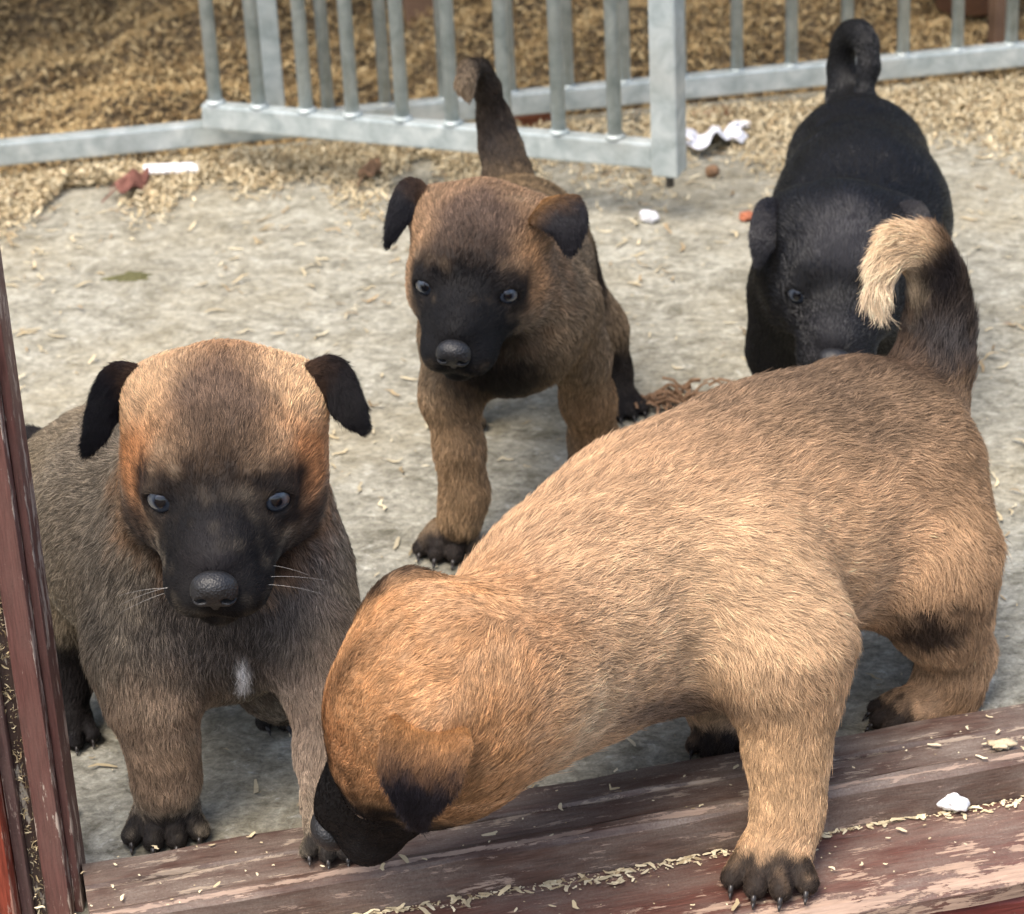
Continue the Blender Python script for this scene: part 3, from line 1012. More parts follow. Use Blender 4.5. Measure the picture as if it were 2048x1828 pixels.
def ear(pup, mids, widths, side, cup, col_root, col_tip, split=.35, thick=.0022, nfur=5000, L=.0030, lift=.2, bulge=None):
    """a folded flap: `mids` is the spine from root to tip (pixel, pixel, distance), `side` the pixel direction across it"""
    W = np.array([at(*p) for p in mids])
    mw = mpp(W[0])
    nv, nu = 26, 17
    t = np.linspace(0, 1, nv)
    # Catmull-Rom through the spine
    Q = np.vstack([2 * W[0] - W[1], W, 2 * W[-1] - W[-2]])
    sp = []
    for q in t * (len(W) - 1):
        i = min(int(q), len(W) - 2); f = q - i
        p0, p1, p2, p3 = Q[i], Q[i + 1], Q[i + 2], Q[i + 3]
        sp.append(.5 * ((2 * p1) + (-p0 + p2) * f + (2 * p0 - 5 * p1 + 4 * p2 - p3) * f * f + (-p0 + 3 * p1 - 3 * p2 + p3) * f ** 3))
    sp = np.array(sp)
    wd = np.interp(t, np.linspace(0, 1, len(widths)), widths) * mw
    sds = [RGT * a + -UPV * b + FWD * c for a, b, c in side]
    V = []; U = []
    for i in range(nv):
        tg = nrm(sp[min(i + 1, nv - 1)] - sp[max(i - 1, 0)])
        q = t[i] * (len(sds) - 1); j = min(int(q), len(sds) - 2) if len(sds) > 1 else 0
        s_ = sds[0] if len(sds) == 1 else sds[j] * (1 - (q - j)) + sds[j + 1] * (q - j)
        s_ = nrm(s_ - tg * np.dot(s_, tg)); n_ = np.cross(tg, s_)
        for k in range(nu):
            v = k / (nu - 1) * 2 - 1
            V.append(sp[i] + s_ * v * wd[i] + n_ * cup * wd[i] * (v * v))
            U.append(t[i])
    V = np.array(V); U = np.array(U)
    idx = np.arange(nv * nu).reshape(nv, nu)
    Fq = np.stack([idx[:-1, :-1], idx[:-1, 1:], idx[1:, 1:], idx[1:, :-1]], -1).reshape(-1, 4)
    N = vnormals(V, Fq)
    e = np.ones((nv, nu)); kk = np.abs(np.linspace(-1, 1, nu))
    e *= np.sqrt(np.clip(1 - kk ** 4, 0, 1))[None] * np.sqrt(np.clip(1 - t ** 8, .0, 1))[:, None]
    th = (thick * e.ravel())[:, None]
    Va, Vb = V + N * th, V - N * th
    n0 = len(V)
    ring = np.concatenate([idx[0, :], idx[1:, -1], idx[-1, -2::-1], idx[-2:0:-1, 0]])
    rn = np.roll(ring, -1)
    side_f = np.stack([ring, ring + n0, rn + n0, rn], 1)
    Vt = np.vstack([Va, Vb]); Ft = np.vstack([Fq, Fq[:, ::-1] + n0, side_f])
    ca, cb = lin(*col_root) * ALB, lin(*col_tip) * ALB
    def colf(u, P):
        m_ = sstep(split - .30, split + .30, u + .02 * noise3(P, .008, 51))[:, None]
        return ca * (1 - m_) + cb * m_
    Ut = np.concatenate([U, U])
    o = mesh_obj('ear', Vt, Ft, M_SKIN, pup.root, smooth=True, col=colf(Ut, Vt) * .6)
    Nt = np.vstack([N, -N])
    T_all = np.vstack([Fq, Fq[:, ::-1] + n0])
    P, Nn = sample(Vt, T_all, Nt, int(nfur * FUR))
    # nearest station on the spine gives colour and lie
    dd = ((P[:, None, :] - sp[None]) ** 2).sum(2)
    j = np.clip(dd.argmin(1), 0, nv - 2)
    tg = sp[j + 1] - sp[j]; tg /= np.linalg.norm(tg, axis=1, keepdims=True) + 1e-9
    strands('fur', P, Nn, tg, np.full(len(P), L), np.full(len(P), lift), colf(t[j], P), np.full(len(P), .15), pup.radius * .8, pup.mat, o, .3)
    return o
TOE = (46, 42, 42)
# ---------------------------------------------------- sitting puppy at the left (sable, dark mask)
A = Pup('puppy', 'sable puppy with black mask sitting beside the brown jamb, looking up', on(335, 1700, 0), M_FUR)
A.base = lin(162, 146, 122); A.dark0 = .62
tailward = nrm(at(230, 1060, 1.27) - at(440, 1150, 1.15))
dn = np.array((0, 0, -1.0))
A.limb([(430, 1155, 1.155, 225), (325, 1055, 1.20, 232), (238, 1030, 1.27, 232)], .03, .0068, .34, flow=tailward * .6 + dn * .6)
A.limb([(450, 1010, 1.145, 190), (430, 1165, 1.155, 220)], .03, .0068, .36, flow=dn)
A.limb([(300, 1160, 1.135, 130), (288, 1300, 1.115, 102), (302, 1400, 1.105, 82)], .022, .007, .33, flow=dn)
A.limb([(302, 1400, 1.105, 82), (324, 1490, 1.105, 69), (332, 1555, 1.108, 64), (335, 1600, 1.112, 62)], .012, .0055, .30)
A.limb([(590, 1150, 1.13, 120), (620, 1270, 1.115, 90), (640, 1380, 1.10, 68)], .022, .007, .33, flow=dn)
A.limb([(640, 1380, 1.10, 68), (650, 1510, 1.086, 58), (660, 1610, 1.072, 54), (668, 1655, 1.062, 52)], .010, .0045, .28)
A.paw(on(336, 1656, 0), (.05, -1), .0385, 0.0)
A.paw(on(672, 1686, .0225), (.10, -1), .031, .0225)
# hind legs: haunches on the floor, feet forward
A.limb([(250, 1130, 1.235, 170), (160, 1230, 1.225, 95)], .02, .007, .3, flow=dn)
A.limb([(160, 1220, 1.235, 80), (140, 1330, 1.222, 52), (142, 1430, 1.205, 36)], .012, .005, .3)
A.limb([(400, 1180, 1.245, 150), (480, 1290, 1.215, 76)], .02, .007, .3, flow=dn)
A.limb([(480, 1285, 1.210, 78), (535, 1365, 1.185, 64), (560, 1395, 1.175, 56)], .010, .005, .3)
A.paw(on(566, 1425, 0), (.45, -1), .034, 0.0)
A.paw(on(140, 1470, 0), (.1, -1), .030, 0.0)
A.limb([(150, 1040, 1.31, 70), (110, 980, 1.34, 52), (80, 905, 1.355, 38), (62, 880, 1.36, 26)], .014, .008, .35)
A.head(at(449, 902, 1.115), (-.005, -.98, -.20), (.05, -.2, .98), 1.0)
A.limb([(447, 900, 1.13, 170), (440, 1040, 1.15, 190)], .025, .007, .35, flow=dn)
# coat
A.dab(220, 1060, 1.25, 250, (154, 136, 108), .62, .4)
A.dab(450, 1240, 1.10, 200, (86, 78, 74), .60, .5, .9, sy=1.0)
A.dab(620, 1120, 1.10, 120, (136, 124, 114), .45, .5, .7, sy=1.3)
A.dab(300, 1470, 1.10, 150, (168, 140, 112), .15, .5, .9, sy=1.2)
A.dab(650, 1440, 1.09, 110, (166, 142, 120), .15, .5, .9, sy=1.8)
A.dab(335, 1560, 1.09, 100, (160, 132, 104), .12, .4, .9, sy=.8)
A.dab(140, 1360, 1.21, 110, (38, 33, 32), .2, .4, 1, sy=1.5)
A.dab(80, 900, 1.35, 110, (36, 32, 32), .2, .3)
A.dab(530, 1340, 1.19, 95, (112, 88, 66), .3, .4, .9)
A.dab(486, 1345, 1.105, 17, (235, 232, 228), 0, .5, .95, sy=2.8, depth=4)
# head coat in head space
A.hdab((0, -.01, .0), (.062, .060, .060), (206, 156, 106), .22, .3)
A.hdab((.037, .016, .003), (.018, .022, .018), (186, 122, 66), .15, .5, .85)
A.hdab((-.037, .016, .003), (.018, .022, .018), (186, 122, 66), .15, .5, .85)
A.hdab((.030, -.015, .028), (.022, .022, .02), (236, 192, 140), .08, .5, .85)
A.hdab((-.030, -.015, .028), (.022, .022, .02), (236, 192, 140), .08, .5, .85)
A.hdab((0, .012, .036), (.024, .034, .016), (112, 92, 78), .4, .55, .85)
A.hdab((0, .030, .024), (.024, .018, .016), (92, 72, 54), .45, .6, .8)
A.hdab((0, .040, .008), (.028, .018, .017), (34, 27, 24), .3, .5, .92)
A.hdab((.032, .020, -.024), (.022, .028, .017), (48, 38, 34), .4, .5, .88)
A.hdab((-.032, .020, -.024), (.022, .028, .017), (48, 38, 34), .4, .5, .88)
A.hdab((0, .060, -.016), (.036, .042, .037), (20, 17, 17), .1, .36)
A.hdab((.024, .034, .004), (.019, .018, .016), (24, 20, 20), .15, .40, .95)
A.hdab((-.024, .034, .004), (.019, .018, .016), (24, 20, 20), .15, .40, .95)
A.hdab((0, .030, -.038), (.040, .040, .016), (34, 29, 28), .3, .4, .9)
A.hdab((0, .072, -.002), (.012, .024, .012), (44, 40, 42), .1, .6, .6)  # greyish sheen along the muzzle bridge, painted into the mask colour
A.finish(.0017, 300000)
A.nose()
ear(A, [(292, 800, 1.128), (246, 778, 1.128), (214, 812, 1.120), (192, 864, 1.113), (170, 908, 1.110)], [44, 56, 38, 24, 6], [(-.25, 1, .1), (.35, .9, .3), (.85, .40, .5)], -.25, (110, 84, 64), (24, 22, 24), .12, nfur=14000, L=.0042, lift=.26)
ear(A, [(608, 790, 1.126), (655, 768, 1.124), (688, 800, 1.115), (708, 830, 1.109), (730, 862, 1.106)], [44, 58, 42, 28, 9], [(.25, 1, .1), (-.35, .9, .3), (-.8, .5, .5)], .25, (100, 76, 58), (20, 18, 20), .08, nfur=14000, L=.0042, lift=.26)

# ---------------------------------------------------- fawn puppy in front, nose to the sill
B = Pup('puppy', 'fawn puppy in front, head down sniffing the sill, tail curled up', on(1545, 1760, .002), M_FUR)
B.base = lin(206, 163, 117); B.dark0 = .14; B.desat = .16
tw = nrm(at(1740, 970, 1.22) - at(1330, 1140, 1.145))
B.limb([(1330, 1140, 1.145, 268), (1540, 1035, 1.185, 256), (1718, 945, 1.225, 240)], .03, .0080, .27, flow=tw + dn * .22)
B.limb([(1020, 1335, 1.040, 168), (1160, 1230, 1.090, 212), (1330, 1140, 1.140, 255)], .035, .0088, .33, flow=tw + dn * .2)
B.limb([(1480, 1180, 1.105, 170), (1560, 1290, 1.085, 135), (1575, 1400, 1.078, 100)], .025, .008, .3, flow=tw * .6 + dn)
B.limb([(1575, 1400, 1.078, 96), (1574, 1500, 1.070, 84), (1578, 1580, 1.064, 70), (1574, 1640, 1.058, 66), (1560, 1690, 1.055, 70)], .010, .0055, .28)
B.paw(on(1546, 1748, .002), (-.22, -1), .041, .002)
# far front leg
B.limb([(1330, 1220, 1.165, 150), (1420, 1330, 1.172, 90), (1450, 1440, 1.175, 52), (1452, 1470, 1.176, 48)], .02, .006, .3, flow=dn)
B.paw(on(1446, 1490, 0), (-.3, -1), .031, 0.0)
# hind legs
B.limb([(1780, 1000, 1.205, 185), (1850, 1120, 1.185, 132), (1882, 1230, 1.185, 98)], .028, .009, .3, flow=tw * .25 + dn)
B.limb([(1882, 1230, 1.185, 92), (1915, 1310, 1.195, 72), (1893, 1380, 1.19, 64), (1846, 1420, 1.183, 56)], .012, .006, .3)
B.paw(on(1822, 1446, 0), (-1, -.55), .034, 0.0)
B.limb([(1790, 1020, 1.26, 160), (1880, 1180, 1.285, 80), (1900, 1270, 1.295, 46)], .02, .006, .3, flow=dn)
B.paw(on(1898, 1318, 0), (-1, -.6), .028, 0.0)
# tail
B.limb([(1850, 790, 1.255, 88), (1868, 720, 1.262, 72), (1880, 640, 1.268, 58), (1876, 560, 1.272, 48), (1846, 496, 1.272, 42), (1800, 486, 1.268, 38)], .016, .0085, .45)
B.limb([(1800, 486, 1.268, 38), (1768, 530, 1.262, 34), (1757, 585, 1.256, 25), (1762, 618, 1.252, 15)], .010, .0125, .62)
# head
hf = nrm(-RGT * .575 - UPV * .645 + FWD * .505)
hu = nrm(-RGT * .805 + UPV * .330 - FWD * .493)
B.head(at(842, 1408, 1.0), hf, hu, 1.03, .0042, mz=1.04)
B.limb([(925, 1395, .998, 154), (1010, 1350, 1.022, 164), (1100, 1290, 1.060, 186)], .028, .007, .34, flow=tw + dn * .2)
B.limb([(960, 1475, 1.000, 102), (1060, 1390, 1.040, 112), (1180, 1310, 1.085, 135)], .02, .008, .40, flow=tw + dn * .6)
# coat
B.dab(1620, 790, 1.235, 400, (132, 106, 80), .5, .7, .88, sy=.42)
B.dab(1820, 720, 1.25, 150, (96, 74, 56), .45, .5, .85, sy=.5)
B.dab(1930, 1020, 1.19, 120, (176, 138, 96), .25, .6, .6, sy=2.0)
B.dab(1450, 1200, 1.08, 330, (222, 184, 138), .10, .7, .7, sy=.6)
B.dab(1300, 1405, 1.10, 240, (118, 98, 84), .4, .5, .75, sy=.16, depth=1.5)
B.dab(1110, 1440, 1.00, 130, (232, 198, 152), .08, .7, .8, sy=.9)
B.dab(1100, 1560, 1.05, 110, (140, 114, 90), .4, .6, .7, sy=.6)
B.dab(1570, 1520, 1.065, 130, (202, 162, 114), .08, .5, .8, sy=1.4)
B.dab(1862, 1240, 1.165, 100, (46, 40, 40), .25, .7, .9, sy=.55, nz=.2)
B.dab(1900, 1370, 1.185, 90, (170, 132, 92), .15, .5, .9)
B.dab(1450, 1490, 1.172, 75, (44, 30, 28), .2, .3, .95, sy=1.2)
B.dab(1890, 610, 1.268, 100, (44, 40, 40), .3, .4, .95, sy=1.7)
B.dab(1890, 700, 1.255, 60, (92, 86, 84), .35, .5, .8, sy=.9)
B.dab(1768, 540, 1.262, 82, (228, 200, 160), .06, .4, .95, sy=1.5)
B.dab(1815, 490, 1.268, 62, (226, 192, 146), .06, .4, .95, sy=1.0)
B.dab(1880, 560, 1.262, 42, (36, 32, 34), .2, .4, .9, sy=1.3)
B.hdab((0, -.002, .0), (.066, .060, .060), (202, 146, 88), .16, .42)
B.hdab((0, .008, .040), (.007, .034, .012), (120, 82, 50), .35, .6, .7)
B.hdab((-.036, .014, .014), (.016, .040, .022), (84, 60, 42), .35, .6, .8)
B.hdab((0, .030, .022), (.034, .020, .022), (180, 122, 68), .15, .5, .85)
B.hdab((-.044, -.016, .020), (.017, .028, .024), (52, 42, 36), .35, .5, .9)
B.hdab((0, .056, -.014), (.052, .046, .052), (18, 15, 15), .1, .22)
B.hdab((.024, .040, .002), (.016, .014, .012), (20, 16, 16), .1, .4, .95)
B.hdab((.010, .042, -.030), (.040, .036, .024), (28, 23, 21), .1, .4, .9)
B.finish(.0019, 380000)
B.nose()
ear(B, [(868, 1432, .966), (852, 1484, .941), (842, 1550, .934), (836, 1602, .938), (836, 1656, .948)], [56, 92, 80, 46, 8], [(1, .25, -.1), (1, .05, 0)], .22, (190, 138, 88), (40, 37, 42), .30, nfur=20000, L=.0042)

# ---------------------------------------------------- walking puppy in the middle
C = Pup('puppy', 'brown puppy with black mask walking towards the sill, tail up', on(907, 1112, 0), M_FUR, .00016)
C.base = lin(146, 124, 96); C.dark0 = .38
twc = nrm(at(1060, 480, 1.58) - at(1030, 640, 1.42))
C.limb([(1012, 620, 1.42, 152), (1024, 550, 1.50, 146), (1040, 488, 1.585, 142)], .03, .006, .3, flow=twc + dn * .3)
C.limb([(985, 560, 1.40, 120), (1010, 630, 1.415, 148)], .03, .006, .33, flow=dn)
C.limb([(915, 680, 1.405, 74), (900, 790, 1.395, 56), (919, 900, 1.388, 46), (929, 985, 1.384, 43), (920, 1040, 1.381, 50)], .014, .005, .3, flow=dn)
C.paw(on(906, 1096, 0), (-.22, -1), .0375, 0.0)
C.limb([(1130, 610, 1.43, 76), (1158, 710, 1.44, 58), (1176, 800, 1.452, 50), (1188, 880, 1.462, 46), (1188, 915, 1.462, 50)], .014, .005, .3, flow=dn)
C.paw(on(1188, 948, 0), (-.05, -1), .034, 0.0)
C.limb([(1110, 540, 1.57, 85), (1195, 660, 1.575, 55), (1218, 740, 1.575, 38), (1232, 790, 1.565, 36)], .016, .005, .3, flow=dn)
C.paw(on(1240, 822, 0), (.2, -1), .030, 0.0)
C.limb([(1000, 560, 1.57, 80), (930, 700, 1.56, 50), (925, 810, 1.55, 38)], .016, .005, .3, flow=dn)
C.paw(on(920, 850, 0), (0, -1), .03, 0.0)
C.limb([(1015, 345, 1.625, 54), (1000, 290, 1.64, 38), (988, 235, 1.645, 29), (974, 178, 1.64, 23), (958, 142, 1.635, 20), (938, 140, 1.622, 17), (930, 170, 1.608, 15), (938, 200, 1.602, 9)], .012, .004, .35)
hyaw = math.radians(22)
C.head(at(957, 513, 1.385), (-.20, -.945, -.24), (.035, -.255, .965), .88)
C.dab(1060, 420, 1.58, 190, (132, 108, 76), .42, .5)
C.dab(1000, 330, 1.63, 80, (60, 50, 42), .4, .5, .8)
C.dab(970, 180, 1.64, 110, (66, 56, 49), .4, .4, .9, sy=1.2)
C.dab(1130, 700, 1.41, 120, (150, 124, 92), .3, .5, .8, sy=1.2)
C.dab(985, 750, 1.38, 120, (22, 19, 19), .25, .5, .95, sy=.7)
C.dab(900, 930, 1.385, 110, (166, 134, 96), .12, .4, .9, sy=1.7)
C.dab(1185, 800, 1.45, 90, (158, 124, 86), .15, .5, .9, sy=1.6)
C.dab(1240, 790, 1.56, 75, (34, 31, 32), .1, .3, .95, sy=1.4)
C.dab(1205, 560, 1.56, 40, (52, 46, 44), .2, .5, .9, sy=2.0)
C.hdab((0, -.01, .0), (.062, .060, .060), (166, 130, 94), .28, .3)
C.hdab((.034, .020, .004), (.020, .022, .022), (176, 132, 88), .18, .5, .9)
C.hdab((0, .014, .036), (.026, .030, .018), (96, 78, 68), .4, .55, .85)
C.hdab((0, .030, .024), (.026, .020, .018), (74, 58, 46), .45, .6, .85)
C.hdab((0, .040, .008), (.030, .018, .018), (26, 22, 20), .3, .5, .92)
C.hdab((0, .058, -.014), (.040, .044, .040), (18, 16, 17), .1, .34)
C.hdab((.024, .034, .004), (.020, .018, .017), (20, 17, 18), .15, .40, .95)
C.hdab((-.024, .034, .004), (.022, .020, .020), (20, 17, 18), .15, .40, .95)
C.hdab((0, .030, -.038), (.040, .040, .016), (30, 26, 25), .3, .4, .9)
C.finish(.0018, 150000)
C.nose()
ear(C, [(862, 410, 1.402), (828, 388, 1.398), (804, 422, 1.390), (786, 460, 1.386), (773, 494, 1.384)], [20, 36, 28, 16, 4], [(.1, 1, .3), (.8, .5, .3), (.85, .35, .4)], -.25, (130, 100, 76), (32, 31, 34), .15, nfur=5000)
ear(C, [(1060, 430, 1.392), (1105, 412, 1.372), (1135, 450, 1.360), (1140, 512, 1.355)], [34, 60, 44, 8], [(-.5, .8, 0), (-1, .1, 0), (-1, -.1, 0)], .15, (150, 112, 72), (36, 34, 37), .30, nfur=6000)

# ---------------------------------------------------- black puppy at the back right
D = Pup('puppy', 'black puppy with looped tail, head lowered behind the fawn puppy', on(1690, 860, 0), M_FURB, .00016)
D.base = lin(16, 15, 16); D.dark0 = .1
twd = nrm(at(1715, 330, 1.65) - at(1700, 520, 1.53))
D.limb([(1690, 560, 1.52, 165), (1722, 440, 1.585, 162), (1716, 335, 1.66, 148)], .03, .005, .2, flow=twd + dn * .3)
D.limb([(1660, 520, 1.50, 140), (1690, 580, 1.525, 160)], .03, .005, .2, flow=dn)
D.limb([(1580, 600, 1.52, 80), (1560, 700, 1.52, 60), (1570, 800, 1.52, 46), (1575, 850, 1.52, 46)], .016, .004, .2, flow=dn)
D.limb([(1800, 600, 1.53, 80), (1810, 700, 1.53, 60), (1800, 800, 1.53, 46), (1800, 850, 1.53, 46)], .016, .004, .2, flow=dn)
D.limb([(1620, 430, 1.66, 80), (1600, 560, 1.68, 50), (1610, 660, 1.68, 36)], .016, .004, .2, flow=dn)
D.limb([(1810, 430, 1.66, 80), (1825, 560, 1.68, 50), (1815, 660, 1.68, 36)], .016, .004, .2, flow=dn)
for q in ((1575, 890), (1800, 885)):
    D.paw(on(q[0], q[1], 0), (0, -1), .033, 0.0)
for q in ((1612, 690), (1815, 688)):
    D.paw(on(q[0], q[1], 0), (0, -1), .030, 0.0)
D.limb([(1710, 240, 1.70, 76), (1698, 195, 1.715, 44), (1682, 135, 1.724, 25), (1686, 90, 1.724, 22), (1700, 66, 1.720, 21), (1720, 64, 1.714, 20), (1735, 88, 1.706, 20), (1738, 135, 1.698, 20), (1730, 175, 1.692, 19)], .009, .002, .2)
D.head(at(1688, 520, 1.487), (-.19, -.93, -.28), (-.01, -.25, .97), .95)
D.hdab((0, .02, .034), (.022, .03, .016), (46, 45, 50), .05, .7, .9)  # sheen on the forehead, painted as greyer hair in the black coat
D.hdab((0, .068, -.006), (.016, .026, .014), (46, 45, 49), .05, .6, .8)  # sheen along the muzzle top, likewise put into the coat colour
D.finish(.0019, 100000)
D.nose()

ear(D, [(1590, 455, 1.50), (1552, 432, 1.495), (1530, 480, 1.483), (1516, 532, 1.478)], [20, 44, 34, 7], [(.3, 1, .3), (.8, .4, .3), (.85, .2, .4)], -.25, (34, 31, 32), (40, 38, 40), .2, nfur=5000, L=.0025)
ear(D, [(1785, 455, 1.485), (1815, 440, 1.480), (1832, 490, 1.470), (1842, 545, 1.466)], [20, 44, 34, 7], [(.3, 1, .3), (-.8, .4, .3), (-.85, .2, .4)], .25, (34, 31, 32), (40, 38, 40), .2, nfur=5000, L=.0025)

# ------------------------------------------------------------------ whiskers
def whiskers(pup, n=9):
    P, D, L = [], [], []
    for sx in (-1, 1):
        for k in range(n):
            y, z = .060 + .018 * random.random(), -.016 - .010 * random.random()
            P.append(pup.w(sx * .021, y, z))
            D.append(nrm(np.array((sx * .9, -.25 + .3 * random.random(), -.35 * random.random())) @ pup.hR))
            L.append(.016 + .014 * random.random())
    P, D = np.array(P), np.array(D)
    n2 = len(P)
    s = np.linspace(0, 1, SEG)
    pts = np.stack([P + D * (q * np.array(L))[:, None] + np.array((0, 0, -1.0)) * (.004 * q * q) for q in s], 1)
    cd = bpy.data.hair_curves.new('whiskers')
    cd.add_curves([SEG] * n2)
    cd.points.foreach_set('position', pts.astype(np.float32).ravel())
    cd.points.foreach_set('radius', np.tile(.00007 * (1 - .7 * s), n2).astype(np.float32))
    a = cd.attributes.new('col', 'FLOAT_COLOR', 'POINT')
    a.data.foreach_set('color', np.tile(np.array((.40, .38, .35, 1), np.float32), n2 * SEG))
    cd.materials.append(M_FUR)
    link(bpy.data.objects.new('whiskers', cd), pup.root)
whiskers(A, 3)

# ------------------------------------------------------------------ small things lying about
def leaf_thing(name, px, py, size, yaw, mat, label, lobes=0.0, z=.002, tent=.35, group=None):
    c = on(px, py, z)
    o0 = empty(name, tuple(c), yaw)
    tag(o0, label, 'leaf', group)
    n, rings = 28, 5
    V = [(0, 0, size * tent * .5)]
    for r in range(1, rings + 1):
        q = r / rings
        for k in range(n):
            a = 2 * math.pi * k / n
            rad = size * (.62 + .38 * abs(math.cos(a))) * (1 + lobes * math.cos(5 * a)) * q * .5
            x, y = rad * math.cos(a), rad * math.sin(a) * .72
            V.append((x, y, size * (tent * .5 * (1 - abs(y) / (size * .36)) + .10 * math.sin(7 * x / size + 3 * q)) * (1 if q < 1 else .9)))
    Fc = [(0, 1 + k, 1 + (k + 1) % n) for k in range(n)]
    for r in range(rings - 1):
        for k in range(n):
            a, b = 1 + r * n + k, 1 + r * n + (k + 1) % n
            Fc.append((a, a + n, b + n, b))
    V = np.array(V); V[:, 2] -= V[:, 2].min()
    for nm, dz in (('blade', 0.0),):
        me = bpy.data.meshes.new(nm); me.from_pydata(V.tolist(), [], Fc); me.shade_smooth(); me.materials.append(mat)
        ob = bpy.data.objects.new(nm, me); COL.objects.link(ob); ob.parent = o0
        md = ob.modifiers.new('thickness', 'SOLIDIFY'); md.thickness = .0006
    bm = bmesh.new(); add_cyl(bm, (-size * .30, 0, size * tent * .35), (-size * .80, size * .05, .001), .0007, 6)
    bm_obj('stalk', bm, mat, o0, local=True)
leaf_thing('dry_leaf', 262, 384, .038, .9, M_LEAF, 'folded dull red dry leaf on the drift of shavings', .12, .004, .75)
leaf_thing('dry_leaf', 34, 396, .022, .2, M_BRICK, 'small orange brown dry leaf at the left edge, by the jamb', .0, .002, .3)
leaf_thing('dry_leaf', 742, 352, .030, 1.2, M_LEAFB, 'dark brown dry leaf below the gate rail, beside the middle puppy', .10, .004, .7)

def pebble(name, px, py, r, mat, label, cat, flat=.7, seed=1, z=0.0, jag=.25):
    bm = bmesh.new()
    bmesh.ops.create_icosphere(bm, subdivisions=3, radius=1.0)
    P = np.array([v.co[:] for v in bm.verts])
    k = 1 + jag * .5 * noise3(P, 1.2, seed) + jag * .3 * noise3(P, .45, seed + 1)
    for v, q in zip(bm.verts, k):
        v.co = Vector((v.co.x * q * r, v.co.y * q * r * .8, v.co.z * q * r * flat))
    c = on(px, py, z)
    zm = min(v.co.z for v in bm.verts)
    for v in bm.verts: v.co.z -= zm + .0004
    o1 = bm_obj(name, bm, mat, smooth=True)
    o1.location = tuple(c)
    return tag(o1, label, cat)
pebble('white_pebble', 1297, 446, .0070, M_PAPER, 'small white crumb on the concrete right of the middle puppy', 'pebble', .7, 61)
pebble('brown_pebble', 1425, 354, .0055, M_LEAFB, 'small round brown pellet on concrete beside the gate post', 'pebble', .9, 63, jag=.12)
pebble('orange_chip', 1493, 441, .0062, M_BRICK, 'small orange chip on concrete left of the black puppy', 'chip', .5, 65)
pebble('plaster_crumb', 1905, 1622, .0052, mat_plain('white_plaster', (.85, .85, .83), .8, .2, 300, .06), 'bright white crumb against the sill lip', 'crumb', .8, 67, .004, .5)
pebble('wood_chip', 2005, 1497, .0045, mat_plain('pale_chip', (.52, .42, .28), .8, .2, 200, .3), 'pale wood chip on the back sill board at the right', 'chip', .5, 69, .0225, .6)
def half_brick(name, px, py, dim, yaw, label):
    bm = bmesh.new()
    add_box(bm, (-dim[0] / 2, -dim[1] / 2, 0), (dim[0] / 2, dim[1] / 2, dim[2]), .002, 2)
    bmesh.ops.subdivide_edges(bm, edges=bm.edges[:], cuts=2, use_grid_fill=True)
    P = np.array([v.co[:] for v in bm.verts])
    k = noise3(P, .012, 71) * .0008
    for v, q in zip(bm.verts, k): v.co += Vector((q, q * .7, q * .5 if v.co.z > .001 else 0))
    o1 = bm_obj(name, bm, M_BRICK); o1.location = tuple(on(px, py, 0.0)); o1.rotation_euler = (0, 0, yaw)
    tag(o1, label, 'brick')
half_brick('brick_fragment', 1066, 250, (.046, .020, .016), -.12, 'broken orange brick piece under the rail, behind the open gate')
half_brick('brick_fragment', 1420, 243, (.034, .018, .010), .1, 'flat orange brick piece under the rail, behind the paper scrap')

# torn paper beside the gate post
nu, nv = 26, 16
c = on(1432, 268, .012)
uu, vv = np.meshgrid(np.linspace(-1, 1, nu), np.linspace(-1, 1, nv))
Pn = np.stack([uu.ravel(), vv.ravel(), uu.ravel() * 0], 1)
zz = .0035 * (noise3(Pn, .9, 81) + .5 * noise3(Pn, .35, 82))
X = .024 * uu.ravel() * (1 + .15 * noise3(Pn, .5, 83)); Yv = .015 * vv.ravel() * (1 + .3 * noise3(Pn, .5, 84)) + .012 * uu.ravel()
V = np.stack([X, Yv, zz - zz.min() * .8], 1)
ii = np.arange(nu * nv).reshape(nv, nu)
Fq = np.stack([ii[:-1, :-1], ii[:-1, 1:], ii[1:, 1:], ii[1:, :-1]], -1).reshape(-1, 4)
me = bpy.data.meshes.new('paper_scrap'); me.from_pydata(V.tolist(), [], Fq.tolist()); me.materials.append(M_PAPER)
o = bpy.data.objects.new('paper_scrap', me); COL.objects.link(o); o.location = (c[0], c[1], .003)
md = o.modifiers.new('thickness', 'SOLIDIFY'); md.thickness = .0005
tag(o, 'crumpled white paper scrap lying behind the gate post', 'paper')
bm = bmesh.new(); add_box(bm, (-.022, -.006, 0), (.022, .006, .003), .0014)
o = bm_obj('plastic_strip', bm, M_PAPER); o.location = tuple(on(343, 340, .010)); o.rotation_euler = (.25, .05, .12)
tag(o, 'whitish plastic strip lying on the shavings below the rail', 'strip')

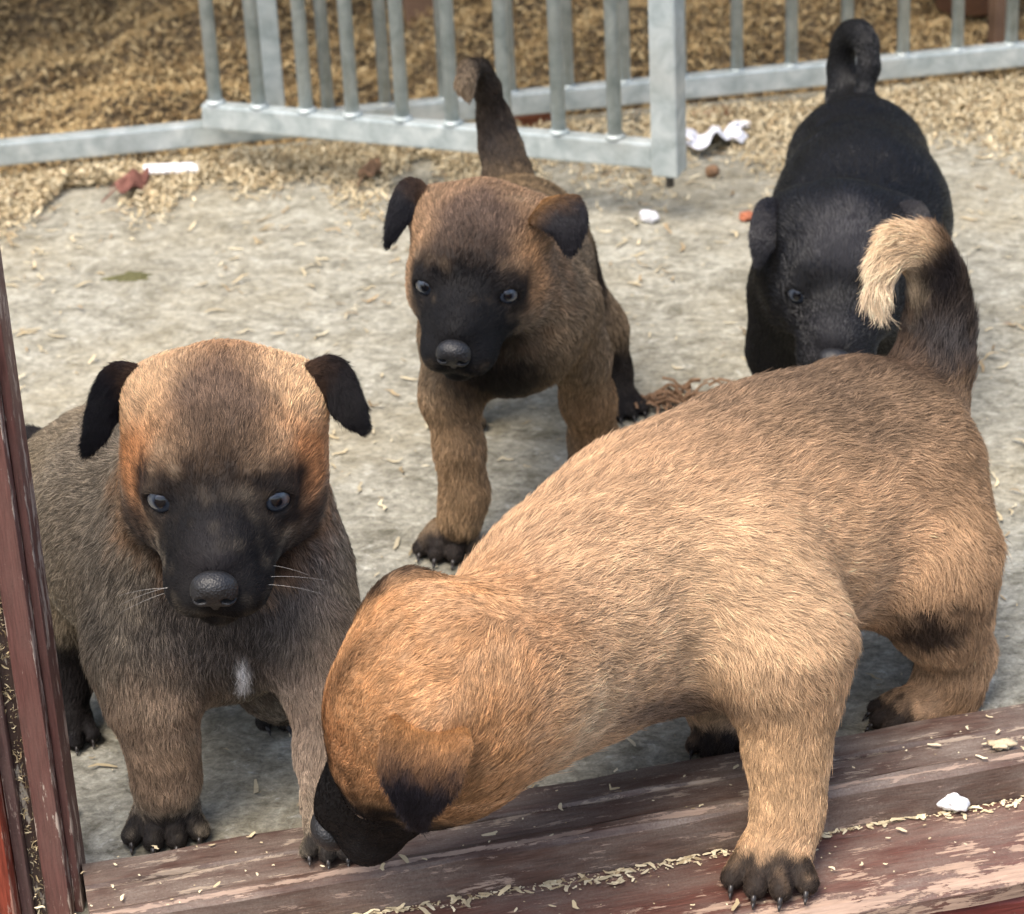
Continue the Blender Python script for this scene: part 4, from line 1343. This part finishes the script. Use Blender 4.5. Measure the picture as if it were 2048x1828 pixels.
# dry plant clump behind the fawn puppy, moss stain on the floor
V, Fc = [], []
c = on(1335, 806, .002)
g = np.random.default_rng(5)
for k in range(70):
    a0 = g.uniform(0, 6.28); p = np.array((g.normal(0, .014), g.normal(0, .006), 0)) ; p[1] += p[0] * .35
    L = g.uniform(.006, .016); w = g.uniform(.0008, .0022); h0 = g.uniform(.001, .006)
    d = np.array((math.cos(a0), math.sin(a0) * .6, g.normal(0, .25))); sdv = np.array((-d[1], d[0], 0))
    b0 = len(V)
    for q in (0, .5, 1):
        m_ = p + d * L * q + np.array((0, 0, h0 + .003 * math.sin(q * 3.1)))
        m_[2] = max(m_[2], .0006)
        V += [m_ - sdv * w, m_ + sdv * w]
    Fc += [(b0, b0 + 1, b0 + 3, b0 + 2), (b0 + 2, b0 + 3, b0 + 5, b0 + 4)]
me = bpy.data.meshes.new('dry_plant_clump'); me.from_pydata([tuple(v) for v in V], [], Fc); me.materials.append(M_LEAFB)
o = bpy.data.objects.new('dry_plant_clump', me); COL.objects.link(o); o.location = tuple(c)
md = o.modifiers.new('thickness', 'SOLIDIFY'); md.thickness = .0006
tag(o, 'dry brown plant clump on concrete beside the middle puppy', 'plant clump')
def patch(name, px, py, r, sx, mat, label, seed):
    c = on(px, py, .0008)
    n = 60
    V = [(0, 0, .0012)]
    for q, zq in ((.6, .0010), (1.0, -.0006)):
        for k in range(n):
            a = 2 * math.pi * k / n
            P1 = np.array([[math.cos(a), math.sin(a), 0.0]])
            rr = r * q * (1 + .22 * noise3(P1, 1.3, seed)[0] + .10 * noise3(P1, .4, seed + 1)[0] + .05 * noise3(P1, .12, seed + 2)[0])
            V.append((rr * sx * math.cos(a), rr * math.sin(a), zq))
    Fc = [(0, 1 + k, 1 + (k + 1) % n) for k in range(n)] + [(1 + k, 1 + n + k, 1 + n + (k + 1) % n, 1 + (k + 1) % n) for k in range(n)]
    me = bpy.data.meshes.new(name); me.from_pydata(V, [], Fc); me.materials.append(mat)
    o1 = bpy.data.objects.new(name, me); COL.objects.link(o1); o1.location = tuple(c)
    tag(o1, label, 'moss')
patch('moss_patch', 268, 553, .010, 1.9, mat_plain('moss', (.11, .105, .05), .95, .1, 500, .5), 'small dark green moss patch on concrete above the sitting puppy', 91)

# things standing in the pen
def plank(px, py, w, d, h, yaw, label, lean=0.0):
    c = on(px, py, .012)
    bm = bmesh.new(); add_box(bm, (-w / 2, -d / 2, 0), (w / 2, d / 2, h), .002)
    o1 = bm_obj('wooden_post', bm, M_SHED); o1.location = (c[0], c[1], -.004); o1.rotation_euler = (0, lean, yaw)
    tag(o1, label, 'post', 'posts in the pen')
plank(1999, 66, .016, .020, .45, .15, 'brown wooden post behind the fence at the far right')
plank(842, 26, .030, .030, .45, .15, 'reddish brown wooden post deep in the pen, behind the gate')
prof = [(.0, .0), (.030, 0), (.040, .055), (.045, .056), (.046, .072), (.040, .073), (.036, .058), (.027, .006), (.0, .006)]
V, Fc, n = [], [], 28
for k in range(n):
    a = 2 * math.pi * k / n
    V += [(r * math.cos(a), r * math.sin(a), z) for r, z in prof]
m_ = len(prof)
for k in range(n):
    for j in range(m_ - 1):
        Fc.append((k * m_ + j, ((k + 1) % n) * m_ + j, ((k + 1) % n) * m_ + j + 1, k * m_ + j + 1))
me = bpy.data.meshes.new('terracotta_pot'); me.from_pydata(V, [], Fc); me.shade_smooth(); me.materials.append(M_TERRA)
o = bpy.data.objects.new('terracotta_pot', me); COL.objects.link(o)
c = on(1952, 14, .02); o.location = (c[0], c[1] + .03, .012); o.rotation_euler = (0, 0, 0)
tag(o, 'terracotta pot behind the fence at the top right', 'pot')
